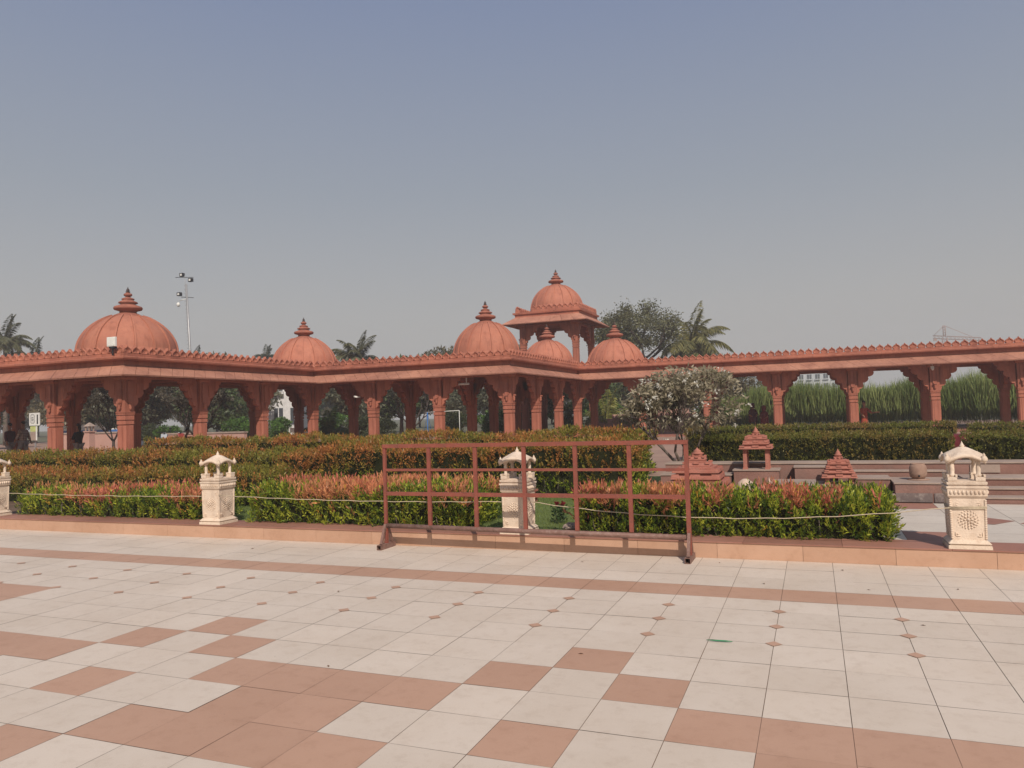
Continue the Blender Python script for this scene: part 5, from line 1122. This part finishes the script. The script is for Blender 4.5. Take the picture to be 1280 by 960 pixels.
    hm = MB(); hm.sphere(tuple(HD + Vector((0, 0.022, 0.035)) * k_), 0.092 * k_, 0, 16, (0.93, 1.05, 0.98))
    if hair_long: hm.tube([tuple(HD + Vector((0, 0.07, 0.03)) * k_), tuple(HD + Vector((0, 0.12, -0.12)) * k_), tuple(HD + Vector((0, 0.12, -0.34)) * k_)], [0.07 * k_, 0.06 * k_, 0.02 * k_], 10)
    hm.build('hair', HAIR, r)
    # top garment
    J2 = []; E2 = []; R2 = []; J, E, R_ = J2, E2, R2
    def g_(p, r_, par=None): J2.append(tuple(p)); R2.append(r_); (E2.append((par, len(J2) - 1)) if par is not None else None); return len(J2) - 1
    a0 = g_(hip + Vector((0, 0, -0.06)), 0.145 * k_); a1 = g_(hip.lerp(sh_, 0.4), 0.125 * k_, a0); a2 = g_(hip.lerp(sh_, 0.8), 0.15 * k_, a1); g_(sh_ + Vector((0, 0, 0.035)), 0.072 * k_, a2)
    for a, el, wr in AJ:
        q0 = g_(a, 0.070 * k_, a2); q1 = g_(el, 0.056 * k_, q0); g_(el.lerp(wr, 0.75 if not female else 0.15), 0.046 * k_, q1)
    put('shirt' if not female else 'blouse', skin_mesh('shirt', J2, E2, R2, top, 2, 0), r)
    if skirt:
        b = MB(); K = []
        if sit:
            b.prism([(0.17, 0.62), (-0.45, 0.58), (-0.52, 0.5), (-0.58, 0.1), (-0.30, 0.08), (-0.2, 0.36), (0.2, 0.36)], 'x', -0.20, 0.20); b.build('sari', skirt, r, bevel=0.06)
        else:
            b.lathe([(0.20, 0.06), (0.26, 0.09), (0.22, 0.5), (0.17, 0.85), (0.155, 1.0), (0.13, 1.05)], 24); b.v = [(x * 1.0 * k_ * (1 + 0.06 * math.sin(9 * math.atan2(y, x))), y * 0.8 * k_ - lean * 0.2, z * k_) for x, y, z in b.v]; b.build('sari', skirt, r)
    else:
        J3 = []; E3 = []; R3 = []
        def t_(p, r_, par=None): J3.append(tuple(p)); R3.append(r_); (E3.append((par, len(J3) - 1)) if par is not None else None); return len(J3) - 1
        p0 = t_(hip, 0.13 * k_)
        for hj, kn, an in LJ: q0 = t_(hj, 0.10 * k_, p0); q1 = t_(kn, 0.075 * k_, q0); t_(an + Vector((0, 0, 0.02)), 0.062 * k_, q1)
        put('trousers', skin_mesh('trousers', J3, E3, R3, bottom, 2, 0), r)
    if shawl:
        b = MB(); b.lathe([(0.26, -0.62), (0.25, -0.4), (0.24, -0.15), (0.20, 0.0), (0.10, 0.07), (0.07, 0.09)], 24, tuple(sh_)); b.v = [(x * k_ * (1 + 0.05 * math.sin(7 * math.atan2(y, x + 1e-6))), (y - sh_.y) * 0.78 * k_ + sh_.y + 0.02, z) for x, y, z in b.v]
        b.lathe([(0.02, 0.115), (0.075, 0.10), (0.105, 0.05), (0.108, -0.02), (0.10, -0.1), (0.13, -0.16)], 20, tuple(HD + Vector((0, 0.028, 0.0)))); b.build('shawl', shawl, r)
    if sit:
        b = MB(); b.box(-0.26, 0.26, -0.20, 0.24, 0.0, 0.365); tag(b.build('stone_block', PLINTH, loc=(loc[0], loc[1], loc[2]), rz=rz), 'low red stone block under the ' + label.split(' beside')[0].split(' left')[0].split(', ')[0], 'seat')
    return r
GV = 'visitors near the colonnade'
person('person in a plaid shirt walking left at the left edge', (-31.25, 22.3, 0.06), -PI / 2 + 0.3, 1.62, 'stand', ((-0.12, 0.0), (0.12, 0.0)), PLAID, GREYC, step=0.22, group=GV)
person('person in dark clothes walking beside the one in plaid', (-31.65, 22.0, 0.06), -PI / 2 + 0.1, 1.56, 'stand', ((0.12, 0.0), (-0.08, 0.0)), MAROON, GREYC, step=-0.2, group=GV)
person('woman in black holding a phone up beside the left rear column', (-27.35, 21.8, -0.02), -PI / 2 - 0.1, 1.52, 'stand', ((0.55, 0.2), (0.15, 0.0)), BLACKC, GREYC, True, group=GV, hair_long=True)
person('person in black seated low near the scooters, back turned', (-26.1, 25.8, -0.02), 2.3, 1.5, 'sit', ((0.3, 0.2), (0.3, 0.2)), BLACKC, BLACKC, lean=0.22, group=GV)
person('visitor wrapped in a maroon shawl over black, left of the companion in red', (-2.95, 41.6, 0.0), 0.2, 1.52, 'stand', ((0.3, 0.4), (0.3, 0.4)), MAROON, BLACKC, True, skirt=BLACKC, shawl=MAROON, group=GV)
person('visitor in a dark red shawl standing beside the column at right', (-2.38, 41.4, 0.0), -0.1, 1.38, 'stand', ((0.3, 0.4), (0.3, 0.4)), REDC, REDC, True, skirt=MAROON, shawl=REDC, group=GV)
person('person in a rust-red sari reaching out beside the middle column', (2.33, 41.2, -0.12), 0.5, 1.58, 'stand', ((0.2, 0.0), (0.55, -0.3)), ORANGEC, ORANGEC, True, skirt=ORANGEC, group=GV)

# ------------------------------------------------------------------ haze
HZ = 0.0014
m = bpy.data.materials.new('haze_air'); m.use_nodes = True; nt = m.node_tree; nt.nodes.clear(); o_ = nt.nodes.new('ShaderNodeOutputMaterial'); v_ = nt.nodes.new('ShaderNodeVolumePrincipled')
v_.inputs['Color'].default_value = (0.92, 0.93, 0.95, 1); v_.inputs['Density'].default_value = HZ; v_.inputs['Anisotropy'].default_value = 0.2
nt.links.new(v_.outputs[0], o_.inputs['Volume'])
b = MB(); b.box(-305, 305, -65, 350, -1.1, 32); hz = b.build('haze', m); hz['kind'] = 'stuff'; hz['label'] = 'pale haze in the air over the whole place'; hz['category'] = 'haze'
